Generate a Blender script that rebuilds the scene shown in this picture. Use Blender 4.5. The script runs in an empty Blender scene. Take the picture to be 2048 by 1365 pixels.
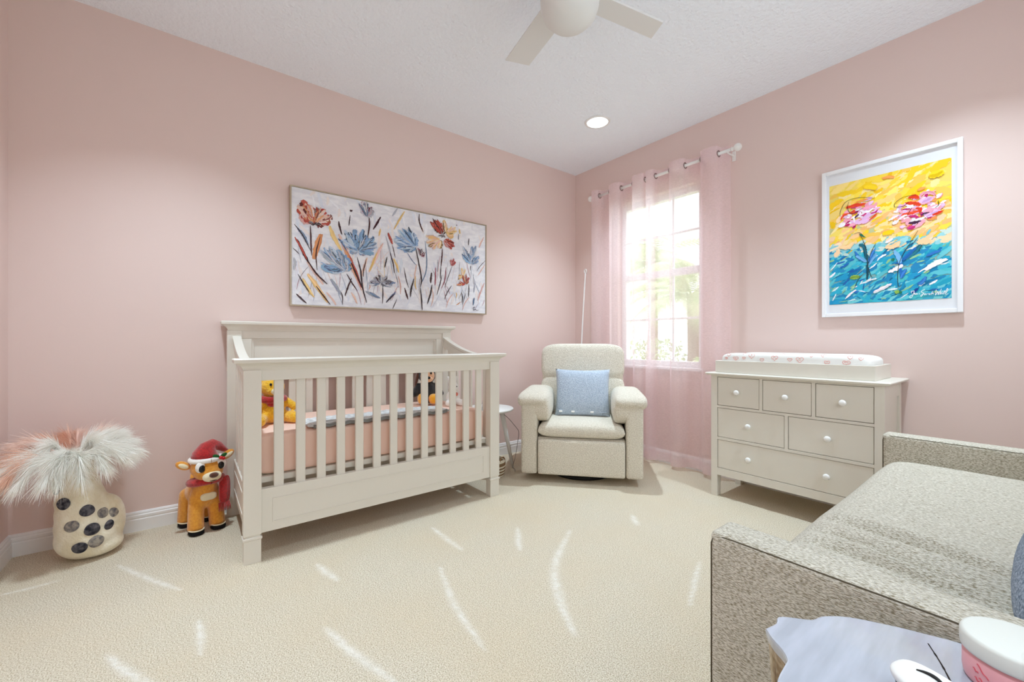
import bpy, bmesh, math, random
import numpy as np
from mathutils import Vector, Matrix
R = random.Random(7)
scene = bpy.context.scene
C = scene.collection
PI = math.pi

# ------------------------------------------------------------------ camera, world, exposure
XA, YB, ZC = -3.0, 3.16, 2.735          # left wall, right (window) wall, ceiling
YN, XR = -0.677, 0.56                   # wall beside the vase, wall behind the sofa
cam_d = bpy.data.cameras.new('camera'); cam = bpy.data.objects.new('camera', cam_d); C.objects.link(cam)
cam.location = (0, 0, 1.02); cam.rotation_euler = (PI/2, 0, math.radians(52.2))
cam_d.sensor_width = 36; cam_d.lens = 830.35/2048*36; cam_d.clip_start = 0.02
scene.camera = cam
scene.view_settings.view_transform = 'Standard'; scene.view_settings.look = 'None'
scene.view_settings.gamma = 1; scene.view_settings.use_curve_mapping = False
scene.view_settings.exposure = 0.06
scene.cycles.max_bounces = 16; scene.cycles.diffuse_bounces = 10
world = bpy.data.worlds.new('sky'); scene.world = world; world.use_nodes = True
wn = world.node_tree.nodes; bg = wn['Background']
bg.inputs[0].default_value = (0.86, 0.95, 1.0, 1); bg.inputs[1].default_value = SKY_STRENGTH = 3.0

def lamp(name, kind, loc, rot, energy, color=(1, 1, 1), **kw):
    d = bpy.data.lights.new(name, kind); d.energy = energy; d.color = color
    for k, v in kw.items(): setattr(d, k, v)
    o = bpy.data.objects.new(name, d); C.objects.link(o); o.location = loc; o.rotation_euler = rot
    return o
W1 = (-2.46, -1.66, 0.80, 2.28)          # opening in the window wall: x0,x1,z0,z1
W2 = (0.30, 2.50, 0.95, 2.35)            # unseen opening behind the sofa, added for daylight: y0,y1,z0,z1
p1 = lamp('sky_portal', 'AREA', ((W1[0]+W1[1])/2, YB+0.20, (W1[2]+W1[3])/2), (-PI/2, 0, 0), 1, shape='RECTANGLE', size=.9, size_y=1.6)
p1.data.cycles.is_portal = True
p2 = lamp('sky_portal', 'AREA', (XR+0.20, (W2[0]+W2[1])/2, (W2[2]+W2[3])/2), (PI/2, 0, PI/2), 1, shape='RECTANGLE', size=2.3, size_y=1.5)
p2.data.cycles.is_portal = True
CAN_POWER = 12.2

# ------------------------------------------------------------------ helpers
def lin(c):
    return tuple(((v/255)/12.92 if v/255 <= .04045 else ((v/255+.055)/1.055)**2.4) for v in c[:3]) + (1,)
class NT:
    def __init__(s, m): s.t = m.node_tree; s.n = s.t.nodes; s.l = s.t.links
    def add(s, typ, **kw):
        n = s.n.new(typ)
        for k, v in kw.items():
            if k.startswith('i_'):
                key = k[2:]; key = int(key) if key.isdigit() else key.replace('_', ' ')
                n.inputs[key].default_value = v
            else: setattr(n, k, v)
        return n
    def link(s, a, b): s.l.new(a, b)
def mat(name, col, rough=.5, spec=.5, noise=None, bump=None, sheen=0, metal=0, trans=0, coat=0):
    """noise=(scale, other colour, stretch xyz)  bump=(scale, strength, distance)"""
    m = bpy.data.materials.new(name); m.use_nodes = True; t = NT(m); b = t.n['Principled BSDF']
    b.inputs['Base Color'].default_value = lin(col); b.inputs['Roughness'].default_value = rough
    b.inputs['Specular IOR Level'].default_value = spec; b.inputs['Metallic'].default_value = metal
    if sheen: b.inputs['Sheen Weight'].default_value = sheen; b.inputs['Sheen Roughness'].default_value = .6
    if trans: b.inputs['Transmission Weight'].default_value = trans
    if coat: b.inputs['Coat Weight'].default_value = coat
    tc = t.add('ShaderNodeTexCoord')
    if noise:
        sc, c2 = noise[0], noise[1]; st = noise[2] if len(noise) > 2 else (1, 1, 1)
        mp = t.add('ShaderNodeMapping'); mp.inputs['Scale'].default_value = st
        nz = t.add('ShaderNodeTexNoise', i_Scale=sc, i_Detail=3.0)
        mx = t.add('ShaderNodeMix', data_type='RGBA'); mx.inputs[6].default_value = lin(col); mx.inputs[7].default_value = lin(c2)
        rp = t.add('ShaderNodeMapRange'); rp.inputs['From Min'].default_value = .35; rp.inputs['From Max'].default_value = .65
        t.link(tc.outputs['Object'], mp.inputs[0]); t.link(mp.outputs[0], nz.inputs['Vector']); t.link(nz.outputs['Fac'], rp.inputs[0])
        t.link(rp.outputs[0], mx.inputs[0]); t.link(mx.outputs[2], b.inputs['Base Color'])
    if bump:
        nz = t.add('ShaderNodeTexNoise', i_Scale=bump[0], i_Detail=2.0); bp = t.add('ShaderNodeBump', i_Strength=bump[1], i_Distance=bump[2])
        t.link(tc.outputs['Object'], nz.inputs['Vector']); t.link(nz.outputs['Fac'], bp.inputs['Height']); t.link(bp.outputs[0], b.inputs['Normal'])
    return m
def world_inv(p):
    m = Matrix.Identity(4)
    while p is not None:
        m = (Matrix.Translation(p.location) @ p.rotation_euler.to_matrix().to_4x4()) @ m; p = p.parent
    return m.inverted()
def obj(name, bm, m, parent=None, smooth=False, local=False, at=None):
    """links a bmesh given in world coordinates as one object; 'at' is its own origin when top-level"""
    if isinstance(bm, bmesh.types.BMesh):
        if bm.faces: bmesh.ops.recalc_face_normals(bm, faces=bm.faces)
        me = bpy.data.meshes.new(name); bm.to_mesh(me); bm.free()
    else: me = bm
    o = bpy.data.objects.new(name, me); C.objects.link(o)
    if parent is not None:
        o.parent = parent
        if not local: me.transform(world_inv(parent))
    elif at is not None:
        me.transform(Matrix.Translation(-Vector(at))); o.location = at
    if m is not None:
        me.materials.clear(); me.materials.append(m)
    if smooth: 
        for p in me.polygons: p.use_smooth = True
    return o
def tag(o, label=None, cat=None, group=None, kind=None):
    for k, v in (('label', label), ('category', cat), ('group', group), ('kind', kind)):
        if v: o[k] = v
    return o
def thing(name, label, cat, loc=(0, 0, 0), rotz=0, group=None):
    o = bpy.data.objects.new(name, None); C.objects.link(o); o.empty_display_size = .05
    o.location = loc; o.rotation_euler = (0, 0, rotz)
    return tag(o, label, cat, group)
def struct(name, bm, m, parent=None, smooth=False):
    o = obj(name, bm, m, parent, smooth)
    if parent is None: o['kind'] = 'structure'
    return o
def xf(bm, M, verts=None): bmesh.ops.transform(bm, matrix=M, verts=verts or bm.verts)
def box(bm, x0, x1, y0, y1, z0, z1, M=None):
    vs = [bm.verts.new(p) for p in ((x0,y0,z0),(x1,y0,z0),(x1,y1,z0),(x0,y1,z0),(x0,y0,z1),(x1,y0,z1),(x1,y1,z1),(x0,y1,z1))]
    for f in ((3,2,1,0),(4,5,6,7),(0,1,5,4),(1,2,6,5),(2,3,7,6),(3,0,4,7)): bm.faces.new([vs[i] for i in f])
    if M is not None: xf(bm, M, vs)
    return vs
def bx(*a, bevel=0, seg=2, M=None):
    bm = bmesh.new(); box(bm, *a)
    if bevel: bmesh.ops.bevel(bm, geom=bm.edges[:], offset=bevel, segments=seg, affect='EDGES', profile=.6)
    if M is not None: xf(bm, M)
    return bm
def stack(rect, prof):
    """rectangular loops (z, overhang) stacked into a solid: mouldings and caps"""
    bm = bmesh.new(); x0, x1, y0, y1 = rect; loops = []
    for z, o in prof:
        loops.append([bm.verts.new(p) for p in ((x0-o,y0-o,z),(x1+o,y0-o,z),(x1+o,y1+o,z),(x0-o,y1+o,z))])
    for a, b in zip(loops, loops[1:]):
        for i in range(4): bm.faces.new((a[i], a[(i+1)%4], b[(i+1)%4], b[i]))
    bm.faces.new(loops[0][::-1]); bm.faces.new(loops[-1])
    return bm
def tube(bm, pts, r, n=10, caps=True):
    pts = [Vector(p) for p in pts]; rs = r if isinstance(r, (list, tuple)) else [r]*len(pts); rings = []
    up = None
    for i, p in enumerate(pts):
        d = (pts[min(i+1, len(pts)-1)]-pts[max(i-1, 0)]).normalized()
        if up is None: up = Vector((0, 0, 1)) if abs(d.z) < .9 else Vector((1, 0, 0))
        a = d.cross(up).normalized(); b = a.cross(d).normalized(); up = b
        rings.append([bm.verts.new(p+(a*math.cos(2*PI*k/n)+b*math.sin(2*PI*k/n))*rs[i]) for k in range(n)])
    for A, B in zip(rings, rings[1:]):
        for k in range(n): bm.faces.new((A[k], A[(k+1)%n], B[(k+1)%n], B[k]))
    if caps: bm.faces.new(rings[0][::-1]); bm.faces.new(rings[-1])
    return bm
def lathe(prof, n=32, c=(0, 0, 0), M=None, bm=None):
    bm = bm or bmesh.new(); rings = []; allv = []
    for r, z in prof:
        if r < 1e-6: ring = [bm.verts.new((c[0], c[1], c[2]+z))]
        else: ring = [bm.verts.new((c[0]+r*math.cos(2*PI*k/n), c[1]+r*math.sin(2*PI*k/n), c[2]+z)) for k in range(n)]
        rings.append(ring); allv += ring
    for A, B in zip(rings, rings[1:]):
        for k in range(n):
            k2 = (k+1) % n
            if len(A) == 1 and len(B) == 1: continue
            if len(A) == 1: bm.faces.new((A[0], B[k2], B[k]))
            elif len(B) == 1: bm.faces.new((A[k], A[k2], B[0]))
            else: bm.faces.new((A[k], A[k2], B[k2], B[k]))
    if M is not None: xf(bm, M, allv)
    return bm
def sgn(c, e): return math.copysign(abs(c)**e, c)
def puff(c, d, e1=.4, e2=.4, M=None, bm=None, nu=28, nv=44, fn=None):
    """superellipsoid: a cushion-like rounded block of full size d"""
    bm = bm or bmesh.new(); rows = []
    def pt(u, v):
        x = sgn(math.cos(u), e1)*sgn(math.cos(v), e2); y = sgn(math.cos(u), e1)*sgn(math.sin(v), e2); z = sgn(math.sin(u), e1)
        p = Vector((x*d[0]/2, y*d[1]/2, z*d[2]/2))
        if fn: p = fn(p)
        if M is not None: p = M @ p
        return bm.verts.new(p+Vector(c))
    for i in range(1, nu):
        u = -PI/2+PI*i/nu
        rows.append([pt(u, -PI+2*PI*j/nv) for j in range(nv)])
    for A, B in zip(rows, rows[1:]):
        for j in range(nv): bm.faces.new((A[j], A[(j+1)%nv], B[(j+1)%nv], B[j]))
    bm.faces.new(rows[0][::-1]); bm.faces.new(rows[-1])
    return bm
def slab_cushion(x0, x1, y0, y1, z0, z1, n=9, fn=None, nx=60, ny=90, crown=0):
    """rounded cushion whose top is an even grid, so that folds can be shaped into it"""
    bm = bmesh.new(); cx, cy, cz = (x0+x1)/2, (y0+y1)/2, (z0+z1)/2; hx, hy, hz = (x1-x0)/2, (y1-y0)/2, (z1-z0)/2
    def ease(t): return math.copysign(1-(1-abs(t))**1.5, t)
    rows = {}
    for sg in (1, -1):
        for i in range(nx+1):
            for j in range(ny+1):
                u, v = ease(-1+2*i/nx), ease(-1+2*j/ny); edge = i in (0, nx) or j in (0, ny)
                if edge and sg < 0: rows[sg, i, j] = rows[1, i, j]; continue
                th = (max(0, 1-abs(u)**n)*max(0, 1-abs(v)**n))**(1/2.6)
                p = Vector((cx+u*hx, cy+v*hy, cz+sg*hz*th*(1+(crown*(1-u*u)*(1-v*v) if sg > 0 else 0))))
                if fn and sg > 0 and not edge: p = fn(p)
                rows[sg, i, j] = bm.verts.new(p)
    for sg in (1, -1):
        for i in range(nx):
            for j in range(ny): bm.faces.new((rows[sg, i, j], rows[sg, i+1, j], rows[sg, i+1, j+1], rows[sg, i, j+1]))
    return bm
def ball(bm, c, r, M=None, seg=16):
    r = (r, r, r) if isinstance(r, (int, float)) else r
    vs = bmesh.ops.create_uvsphere(bm, u_segments=seg, v_segments=max(6, seg//2+2), radius=1)['verts']
    m = Matrix.Translation(c) @ (M.to_4x4() if M is not None else Matrix.Identity(4)) @ Matrix.Diagonal((*r, 1))
    bmesh.ops.transform(bm, matrix=m, verts=vs)
def limb(bm, a, ra, b, rb, n=6, seg=12):
    a, b = Vector(a), Vector(b)
    for i in range(n+1):
        t = i/n; ball(bm, a.lerp(b, t), ra+(rb-ra)*t, seg=seg)
def melt(bm, voxel=.008, smooth=3):
    """fuses overlapping solids into one continuous skin"""
    me = bpy.data.meshes.new('tmp'); bm.to_mesh(me); bm.free()
    o = bpy.data.objects.new('tmp', me); C.objects.link(o)
    m = o.modifiers.new('r', 'REMESH'); m.mode = 'VOXEL'; m.voxel_size = voxel
    if smooth: s = o.modifiers.new('s', 'SMOOTH'); s.iterations = smooth; s.factor = .5
    dg = bpy.context.evaluated_depsgraph_get(); dg.update()
    out = bpy.data.meshes.new_from_object(o.evaluated_get(dg))
    bpy.data.objects.remove(o); bpy.data.meshes.remove(me)
    return out
def loc_M(loc, rz=0, ry=0, rx=0):
    return Matrix.Translation(loc) @ Matrix.Rotation(rz, 4, 'Z') @ Matrix.Rotation(ry, 4, 'Y') @ Matrix.Rotation(rx, 4, 'X')
def catmull(pts, n):
    P = [np.array(p, float) for p in pts]; P = [2*P[0]-P[1]]+P+[2*P[-1]-P[-2]]; out = []
    for i in range(1, len(P)-2):
        for k in range(n):
            t = k/n; a, b, c, d = P[i-1:i+3]
            out.append(.5*((2*b)+(-a+c)*t+(2*a-5*b+4*c-d)*t*t+(-a+3*b-3*c+d)*t**3))
    out.append(P[-2]); return out

# ------------------------------------------------------------------ materials
M_wall = mat('pink_wall_paint', (226, 205, 199), .6, .3, bump=(90, .06, .002))
M_ceil = mat('textured_ceiling_paint', (241, 247, 255), .8, .2, bump=(55, .8, .010))
M_trim = mat('white_trim_paint', (236, 236, 236), .35, .5)
M_white = mat('white_furniture_paint', (224, 220, 210), .38, .5)
M_plain = mat('white_plastic', (238, 238, 236), .4, .5)
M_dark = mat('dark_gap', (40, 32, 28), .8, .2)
M_boucle = mat('cream_boucle', (238, 232, 218), .95, .1, noise=(160, (206, 198, 180)), bump=(190, .9, .006), sheen=.3)
M_chrome = mat('grommet_metal', (150, 140, 138), .25, .5, metal=1)
M_black = mat('black_plastic', (22, 22, 24), .5, .4)
M_glass = bpy.data.materials.new('window_glass'); M_glass.use_nodes = True
t = NT(M_glass); t.n.remove(t.n['Principled BSDF'])
a = t.add('ShaderNodeBsdfTransparent'); g = t.add('ShaderNodeBsdfGlossy', i_Roughness=.02); mx = t.add('ShaderNodeMixShader', i_0=.05)
t.link(a.outputs[0], mx.inputs[1]); t.link(g.outputs[0], mx.inputs[2]); t.link(mx.outputs[0], t.n['Material Output'].inputs[0])
def emit(name, col, s):
    m = bpy.data.materials.new(name); m.use_nodes = True; t = NT(m); t.n.remove(t.n['Principled BSDF'])
    e = t.add('ShaderNodeEmission', i_Strength=s); e.inputs[0].default_value = lin(col); t.link(e.outputs[0], t.n['Material Output'].inputs[0])
    return m
def vcol(name, rough=.6, bump=None):
    m = mat(name, (255, 255, 255), rough, .3, bump=bump); t = NT(m); a = t.add('ShaderNodeAttribute', attribute_name='Col')
    t.link(a.outputs['Color'], t.n['Principled BSDF'].inputs['Base Color']); return m

# carpet: warm loop pile with paler brushed streaks carried on the mesh
M_carpet = bpy.data.materials.new('cream_carpet'); M_carpet.use_nodes = True
t = NT(M_carpet); b = t.n['Principled BSDF']; b.inputs['Roughness'].default_value = .95; b.inputs['Specular IOR Level'].default_value = .1
tc = t.add('ShaderNodeTexCoord'); n1 = t.add('ShaderNodeTexNoise', i_Scale=250.0, i_Detail=2.0); n2 = t.add('ShaderNodeTexNoise', i_Scale=2.2, i_Detail=3.0)
for n in (n1, n2): t.link(tc.outputs['Object'], n.inputs['Vector'])
r1 = t.add('ShaderNodeValToRGB'); e = r1.color_ramp.elements
e[0].position = .32; e[0].color = lin((180, 164, 136)); e[1].position = .62; e[1].color = lin((240, 232, 215))
r2 = t.add('ShaderNodeMapRange'); r2.inputs['From Min'].default_value = .35; r2.inputs['From Max'].default_value = .7; r2.inputs['To Max'].default_value = .32
mx = t.add('ShaderNodeMix', data_type='RGBA'); mx.inputs[7].default_value = lin((222, 200, 166))
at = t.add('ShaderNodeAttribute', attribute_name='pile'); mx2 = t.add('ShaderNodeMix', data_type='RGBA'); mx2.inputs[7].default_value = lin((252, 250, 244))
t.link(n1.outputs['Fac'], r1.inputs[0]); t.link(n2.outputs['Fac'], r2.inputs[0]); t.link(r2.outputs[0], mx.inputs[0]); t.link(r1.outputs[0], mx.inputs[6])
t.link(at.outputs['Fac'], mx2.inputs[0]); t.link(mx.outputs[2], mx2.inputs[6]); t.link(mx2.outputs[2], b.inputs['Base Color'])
bp = t.add('ShaderNodeBump', i_Strength=.85, i_Distance=.007); t.link(n1.outputs['Fac'], bp.inputs['Height']); t.link(bp.outputs[0], b.inputs['Normal'])

# woven grey-beige tweed of the sofa
def tweed(name, c1, c2, c3, sx=1, rot=0):
    m = mat(name, c1, .95, .1, sheen=.2); t = NT(m); b = t.n['Principled BSDF']; tc = t.add('ShaderNodeTexCoord')
    outs = []
    for st in ((150, 560, 560), (560, 150, 560)):
        mp = t.add('ShaderNodeMapping'); mp.inputs['Scale'].default_value = st
        n = t.add('ShaderNodeTexNoise', i_Scale=1.0, i_Detail=2.0); t.link(tc.outputs['Object'], mp.inputs[0]); t.link(mp.outputs[0], n.inputs['Vector']); outs.append(n)
    r = t.add('ShaderNodeValToRGB'); e = r.color_ramp.elements; e[0].position = .36; e[0].color = lin(c2); e[1].position = .58; e[1].color = lin(c1)
    r3 = t.add('ShaderNodeMapRange'); r3.inputs['From Min'].default_value = .55; r3.inputs['From Max'].default_value = .68; r3.inputs['To Max'].default_value = .8
    mx = t.add('ShaderNodeMix', data_type='RGBA'); mx.inputs[7].default_value = lin(c3)
    t.link(outs[0].outputs['Fac'], r.inputs[0]); t.link(outs[1].outputs['Fac'], r3.inputs[0]); t.link(r3.outputs[0], mx.inputs[0]); t.link(r.outputs[0], mx.inputs[6]); t.link(mx.outputs[2], b.inputs['Base Color'])
    bp = t.add('ShaderNodeBump', i_Strength=.5, i_Distance=.003); t.link(outs[0].outputs['Fac'], bp.inputs['Height']); t.link(bp.outputs[0], b.inputs['Normal'])
    return m
M_tweed = tweed('grey_beige_tweed', (216, 211, 198), (140, 130, 106), (178, 174, 166))
M_bluefab = mat('blue_grey_fabric', (176, 190, 208), .95, .1, noise=(220, (108, 124, 142), (1, 1, 1)), bump=(260, .6, .003))
M_knit = mat('blue_chenille_knit', (202, 214, 228), .95, .1, noise=(150, (158, 176, 198)), bump=(150, .9, .006), sheen=.3)

# ------------------------------------------------------------------ room shell
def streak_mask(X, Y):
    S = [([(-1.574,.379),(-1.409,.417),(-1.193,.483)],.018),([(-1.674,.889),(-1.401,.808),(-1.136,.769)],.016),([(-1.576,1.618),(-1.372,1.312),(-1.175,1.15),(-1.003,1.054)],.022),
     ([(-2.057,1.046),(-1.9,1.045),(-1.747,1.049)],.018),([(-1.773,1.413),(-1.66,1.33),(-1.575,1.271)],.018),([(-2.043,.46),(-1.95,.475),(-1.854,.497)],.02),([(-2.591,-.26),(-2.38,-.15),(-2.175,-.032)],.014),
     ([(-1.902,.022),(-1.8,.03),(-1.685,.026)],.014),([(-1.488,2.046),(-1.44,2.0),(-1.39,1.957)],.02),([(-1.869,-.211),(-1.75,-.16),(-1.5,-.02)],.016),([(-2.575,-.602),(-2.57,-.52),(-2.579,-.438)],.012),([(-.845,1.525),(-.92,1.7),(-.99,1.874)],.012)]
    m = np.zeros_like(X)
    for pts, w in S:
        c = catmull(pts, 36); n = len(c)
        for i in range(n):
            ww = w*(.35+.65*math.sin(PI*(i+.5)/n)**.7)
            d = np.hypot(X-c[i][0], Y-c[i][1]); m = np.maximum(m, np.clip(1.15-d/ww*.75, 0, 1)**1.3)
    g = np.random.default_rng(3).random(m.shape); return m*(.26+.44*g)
nx, ny = 300, 330
gx = np.linspace(XA-.05, XR+.05, nx); gy = np.linspace(YN-.05, YB+.05, ny); GX, GY = np.meshgrid(gx, gy, indexing='ij')
V = np.stack([GX, GY, np.zeros_like(GX)], -1).reshape(-1, 3)
idx = np.arange(nx*ny).reshape(nx, ny)
Fq = np.stack([idx[:-1, :-1], idx[1:, :-1], idx[1:, 1:], idx[:-1, 1:]], -1).reshape(-1, 4)
me = bpy.data.meshes.new('floor'); me.from_pydata(V.tolist(), [], Fq.tolist())
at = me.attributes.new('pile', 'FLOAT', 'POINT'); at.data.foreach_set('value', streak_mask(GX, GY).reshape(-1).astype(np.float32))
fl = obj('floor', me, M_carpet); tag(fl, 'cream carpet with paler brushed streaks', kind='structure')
sub = struct('floor_slab', bx(XA-.3, XR+.3, YN-.3, YB+.3, -.2, -.004), M_trim)

def wall_hole(axis, a0, a1, t0, t1, z0, z1, hole):
    """wall slab with one rectangular opening; axis 'x' runs along x"""
    bm = bmesh.new(); h0, h1, hz0, hz1 = hole
    for s0, s1, q0, q1 in ((a0, h0, z0, z1), (h1, a1, z0, z1), (h0, h1, z0, hz0), (h0, h1, hz1, z1)):
        if axis == 'x': box(bm, s0, s1, t0, t1, q0, q1)
        else: box(bm, t0, t1, s0, s1, q0, q1)
    return bm
ZT = 2.95
struct('wall_left', bx(XA-.14, XA, YN-.14, YB+.14, -.05, ZT), M_wall)
struct('wall_right', wall_hole('x', XA, XR, YB, YB+.14, -.05, ZT, W1), M_wall)
struct('wall_near', bx(XA, XR, YN-.14, YN, -.05, ZT), M_wall)
struct('wall_back', wall_hole('y', YN-.14, YB+.14, XR, XR+.14, -.05, ZT, W2), M_wall)
# ceiling with round holes for the recessed lights
CANS = [(-2.157, 2.519), (-2.157, -.04), (-.28, 2.519), (-.28, -.04)]
bm = bmesh.new()
def ring(cx, cy, r, n=40, z=ZC): 
    vs = [bm.verts.new((cx+r*math.cos(2*PI*k/n), cy+r*math.sin(2*PI*k/n), z)) for k in range(n)]
    return [bm.edges.new((vs[k], vs[(k+1)%n])) for k in range(n)]
co = [bm.verts.new(p) for p in ((XA-.05, YN-.05, ZC), (XR+.05, YN-.05, ZC), (XR+.05, YB+.05, ZC), (XA-.05, YB+.05, ZC))]
ed = [bm.edges.new((co[i], co[(i+1)%4])) for i in range(4)]
for c in CANS: ed += ring(*c, .082)
bmesh.ops.triangle_fill(bm, use_beauty=True, edges=ed)
box(bm, XA-.14, XR+.14, YN-.14, YB+.14, ZT-.04, ZT)
struct('ceiling', bm, M_ceil)

def baseboard(name, p0, p1, nrm):
    """moulded board from p0 to p1 standing on the floor against a wall; nrm points into the room"""
    prof = [(0, 0), (.016, 0), (.016, .062), (.0135, .066), (.0135, .070), (.015, .073), (.015, .084), (.011, .089), (.011, .095), (.007, .102), (0, .104)]
    bm = bmesh.new(); p0, p1, n = Vector((*p0, 0)), Vector((*p1, 0)), Vector((*nrm, 0))
    A = [bm.verts.new(p0+n*d+Vector((0, 0, z))) for d, z in prof]; B = [bm.verts.new(p1+n*d+Vector((0, 0, z))) for d, z in prof]
    k = len(prof)
    for i in range(k): bm.faces.new((A[i], A[(i+1)%k], B[(i+1)%k], B[i]))
    bm.faces.new(A[::-1]); bm.faces.new(B)
    return struct(name, bm, M_trim)
baseboard('baseboard_left', (XA, YN), (XA, YB), (1, 0))
baseboard('baseboard_right', (XA+.016, YB), (XR, YB), (0, -1))
baseboard('baseboard_near', (XA+.016, YN), (XR, YN), (0, 1))
baseboard('baseboard_back', (XR, YN+.016), (XR, YB-.016), (-1, 0))

# windows: frame, two sashes with bars and single panes
def window(name, axis, hole, t, cols, rows):
    h0, h1, z0, z1 = hole; s = 1 if axis == 'x' else 0
    def b(a0, a1, q0, q1, d0, d1):
        return bx(a0, a1, t+d0, t+d1, q0, q1, bevel=.003, seg=1) if axis == 'x' else bx(t+d0, t+d1, a0, a1, q0, q1, bevel=.003, seg=1)
    def add(bm, *a):
        me = bpy.data.meshes.new('t'); q = b(*a); q.to_mesh(me); bm.from_mesh(me); q.free(); bpy.data.meshes.remove(me)
    f = .05; bm = bmesh.new()
    add(bm, h0, h0+f, z0, z1, 0, .06); add(bm, h1-f, h1, z0, z1, 0, .06); add(bm, h0+f, h1-f, z1-f, z1, 0, .06); add(bm, h0+f, h1-f, z0, z0+f, 0, .06)
    root = struct(name, bm, M_trim)
    a0, a1 = h0+f, h1-f; zm = (z0+z1)/2+.06
    r = obj('meeting_rail', b(a0, a1, zm-.03, zm+.03, -.005, .045), M_trim, root)
    pane = None
    for q0, q1 in ((z0+f, zm-.03), (zm+.03, z1-f)):
        bars = bmesh.new()
        for i in range(1, cols): x = a0+(a1-a0)*i/cols; add(bars, x-.009, x+.009, q0, q1, .012, .03)
        for j in range(1, rows):
            z = q0+(q1-q0)*j/rows
            for i in range(cols): 
                u0 = a0+(a1-a0)*i/cols+(.009 if i else 0); u1 = a0+(a1-a0)*(i+1)/cols-(.009 if i < cols-1 else 0)
                add(bars, u0, u1, z-.009, z+.009, .012, .03)
        obj('glazing_bars', bars, M_trim, root)
        for i in range(cols):
            for j in range(rows):
                x0, x1 = a0+(a1-a0)*i/cols, a0+(a1-a0)*(i+1)/cols; y0, y1 = q0+(q1-q0)*j/rows, q0+(q1-q0)*(j+1)/rows
                obj('pane', b(x0, x1, y0, y1, .032, .036), M_glass, root)
    return root
w = window('window_1', 'x', W1, YB+.06, 3, 2)
obj('window_sill', bx(W1[0]-.03, W1[1]+.03, YB-.02, YB+.06, W1[2]-.022, W1[2]+.003, bevel=.006), M_trim, w)
w = window('added_daylight_window', 'y', W2, XR+.06, 4, 2)  # out-of-view window, added to supply daylight from the sofa side
obj('window_sill', bx(XR-.02, XR+.06, W2[0]-.03, W2[1]+.03, W2[2]-.022, W2[2]+.003, bevel=.006), M_trim, w)

# recessed lights
M_lens = emit('lit_lens', (255, 250, 238), 9)
M_canin = mat('white_reflector', (245, 245, 240), .4, .5)
for i, (cx, cy) in enumerate(CANS):
    lab = ['round recessed ceiling light near the corner by the curtained window', 'round recessed ceiling light above the feathered felt vase', 'round recessed ceiling light above the changing dresser', 'round recessed ceiling light near the stump side table'][i]
    c = thing('recessed_light', lab, 'ceiling light', (cx, cy, ZC), group='recessed ceiling lights')
    obj('trim_ring', lathe([(.078, .0), (.079, -.006), (.088, -.008), (.098, -.004), (.099, 0), (.078, 0)], 40, (cx, cy, ZC)), M_trim, c, True)
    obj('reflector', lathe([(.079, 0), (.066, .055), (.060, .075)], 40, (cx, cy, ZC)), M_canin, c, True)
    obj('lens', lathe([(0, .070), (.05, .070), (.061, .076), (0, .085)], 40, (cx, cy, ZC)), M_lens, c, True)
    l = lamp('can_lamp', 'AREA', (cx, cy, ZC+.060), (0, 0, 0), CAN_POWER, (.72, .89, 1.0), shape='DISK', size=.085, spread=math.radians(100))

# ------------------------------------------------------------------ crib
crib = thing('crib', 'white painted wooden crib with tall panelled headboard, against the pink wall', 'crib', (-2.6, .905, 0))
def cp(n, bm, m=M_white, smooth=False, parent=None): return obj(n, bm, m, parent or crib, smooth)
CY0, CY1, CXF, CXB = .190, 1.620, -2.225, -2.965
cap_prof = [(.0, .0), (.012, .004), (.022, .010), (.030, .020), (.034, .027), (.036, .034), (.040, .036), (.052, .037), (.056, .033)]
# posts
for y0 in (CY0, CY1-.072):
    p = cp('front_post', bx(CXF-.055, CXF, y0, y0+.072, .128, .885, bevel=.003))
    cp('foot', stack((CXF-.053, CXF-.002, y0+.002, y0+.070), [(0, 0), (.105, 0), (.109, .004), (.118, .004), (.121, -.003), (.130, -.003)]), parent=p)
    cp('headboard_post', bx(CXB, CXB+.055, y0-.02, y0+.052, 0, 1.082, bevel=.003) if y0 < 1 else bx(CXB, CXB+.055, y0+.02, y0+.092, 0, 1.082, bevel=.003))
# front gate
cp('front_cap', stack((CXF-.06, CXF-.008, CY0, CY1), [(z+.883, o) for z, o in cap_prof]))
cp('front_top_rail', bx(CXF-.045, CXF-.010, CY0+.072, CY1-.072, .835, .886, bevel=.002))
y0, y1 = CY0+.072, CY1-.072; N = 13; sw = .042; gap = (y1-y0-N*sw)/(N+1)
sl = None
for i in range(N):
    y = y0+gap+i*(sw+gap)
    cp('slat', bx(CXF-.040, CXF-.022, y, y+sw, .325, .840, bevel=.003, seg=1))
cp('front_bottom_rail', bx(CXF-.045, CXF-.010, y0, y1, .128, .330, bevel=.002))
fr = bmesh.new()
for a in ((y0+.046, y1-.046, .276, .281), (y0+.046, y1-.046, .168, .173), (y0+.046, y0+.051, .173, .276), (y1-.051, y1-.046, .173, .276)):
    box(fr, CXF-.011, CXF-.007, *a)
cp('front_panel_bead', fr)
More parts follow.
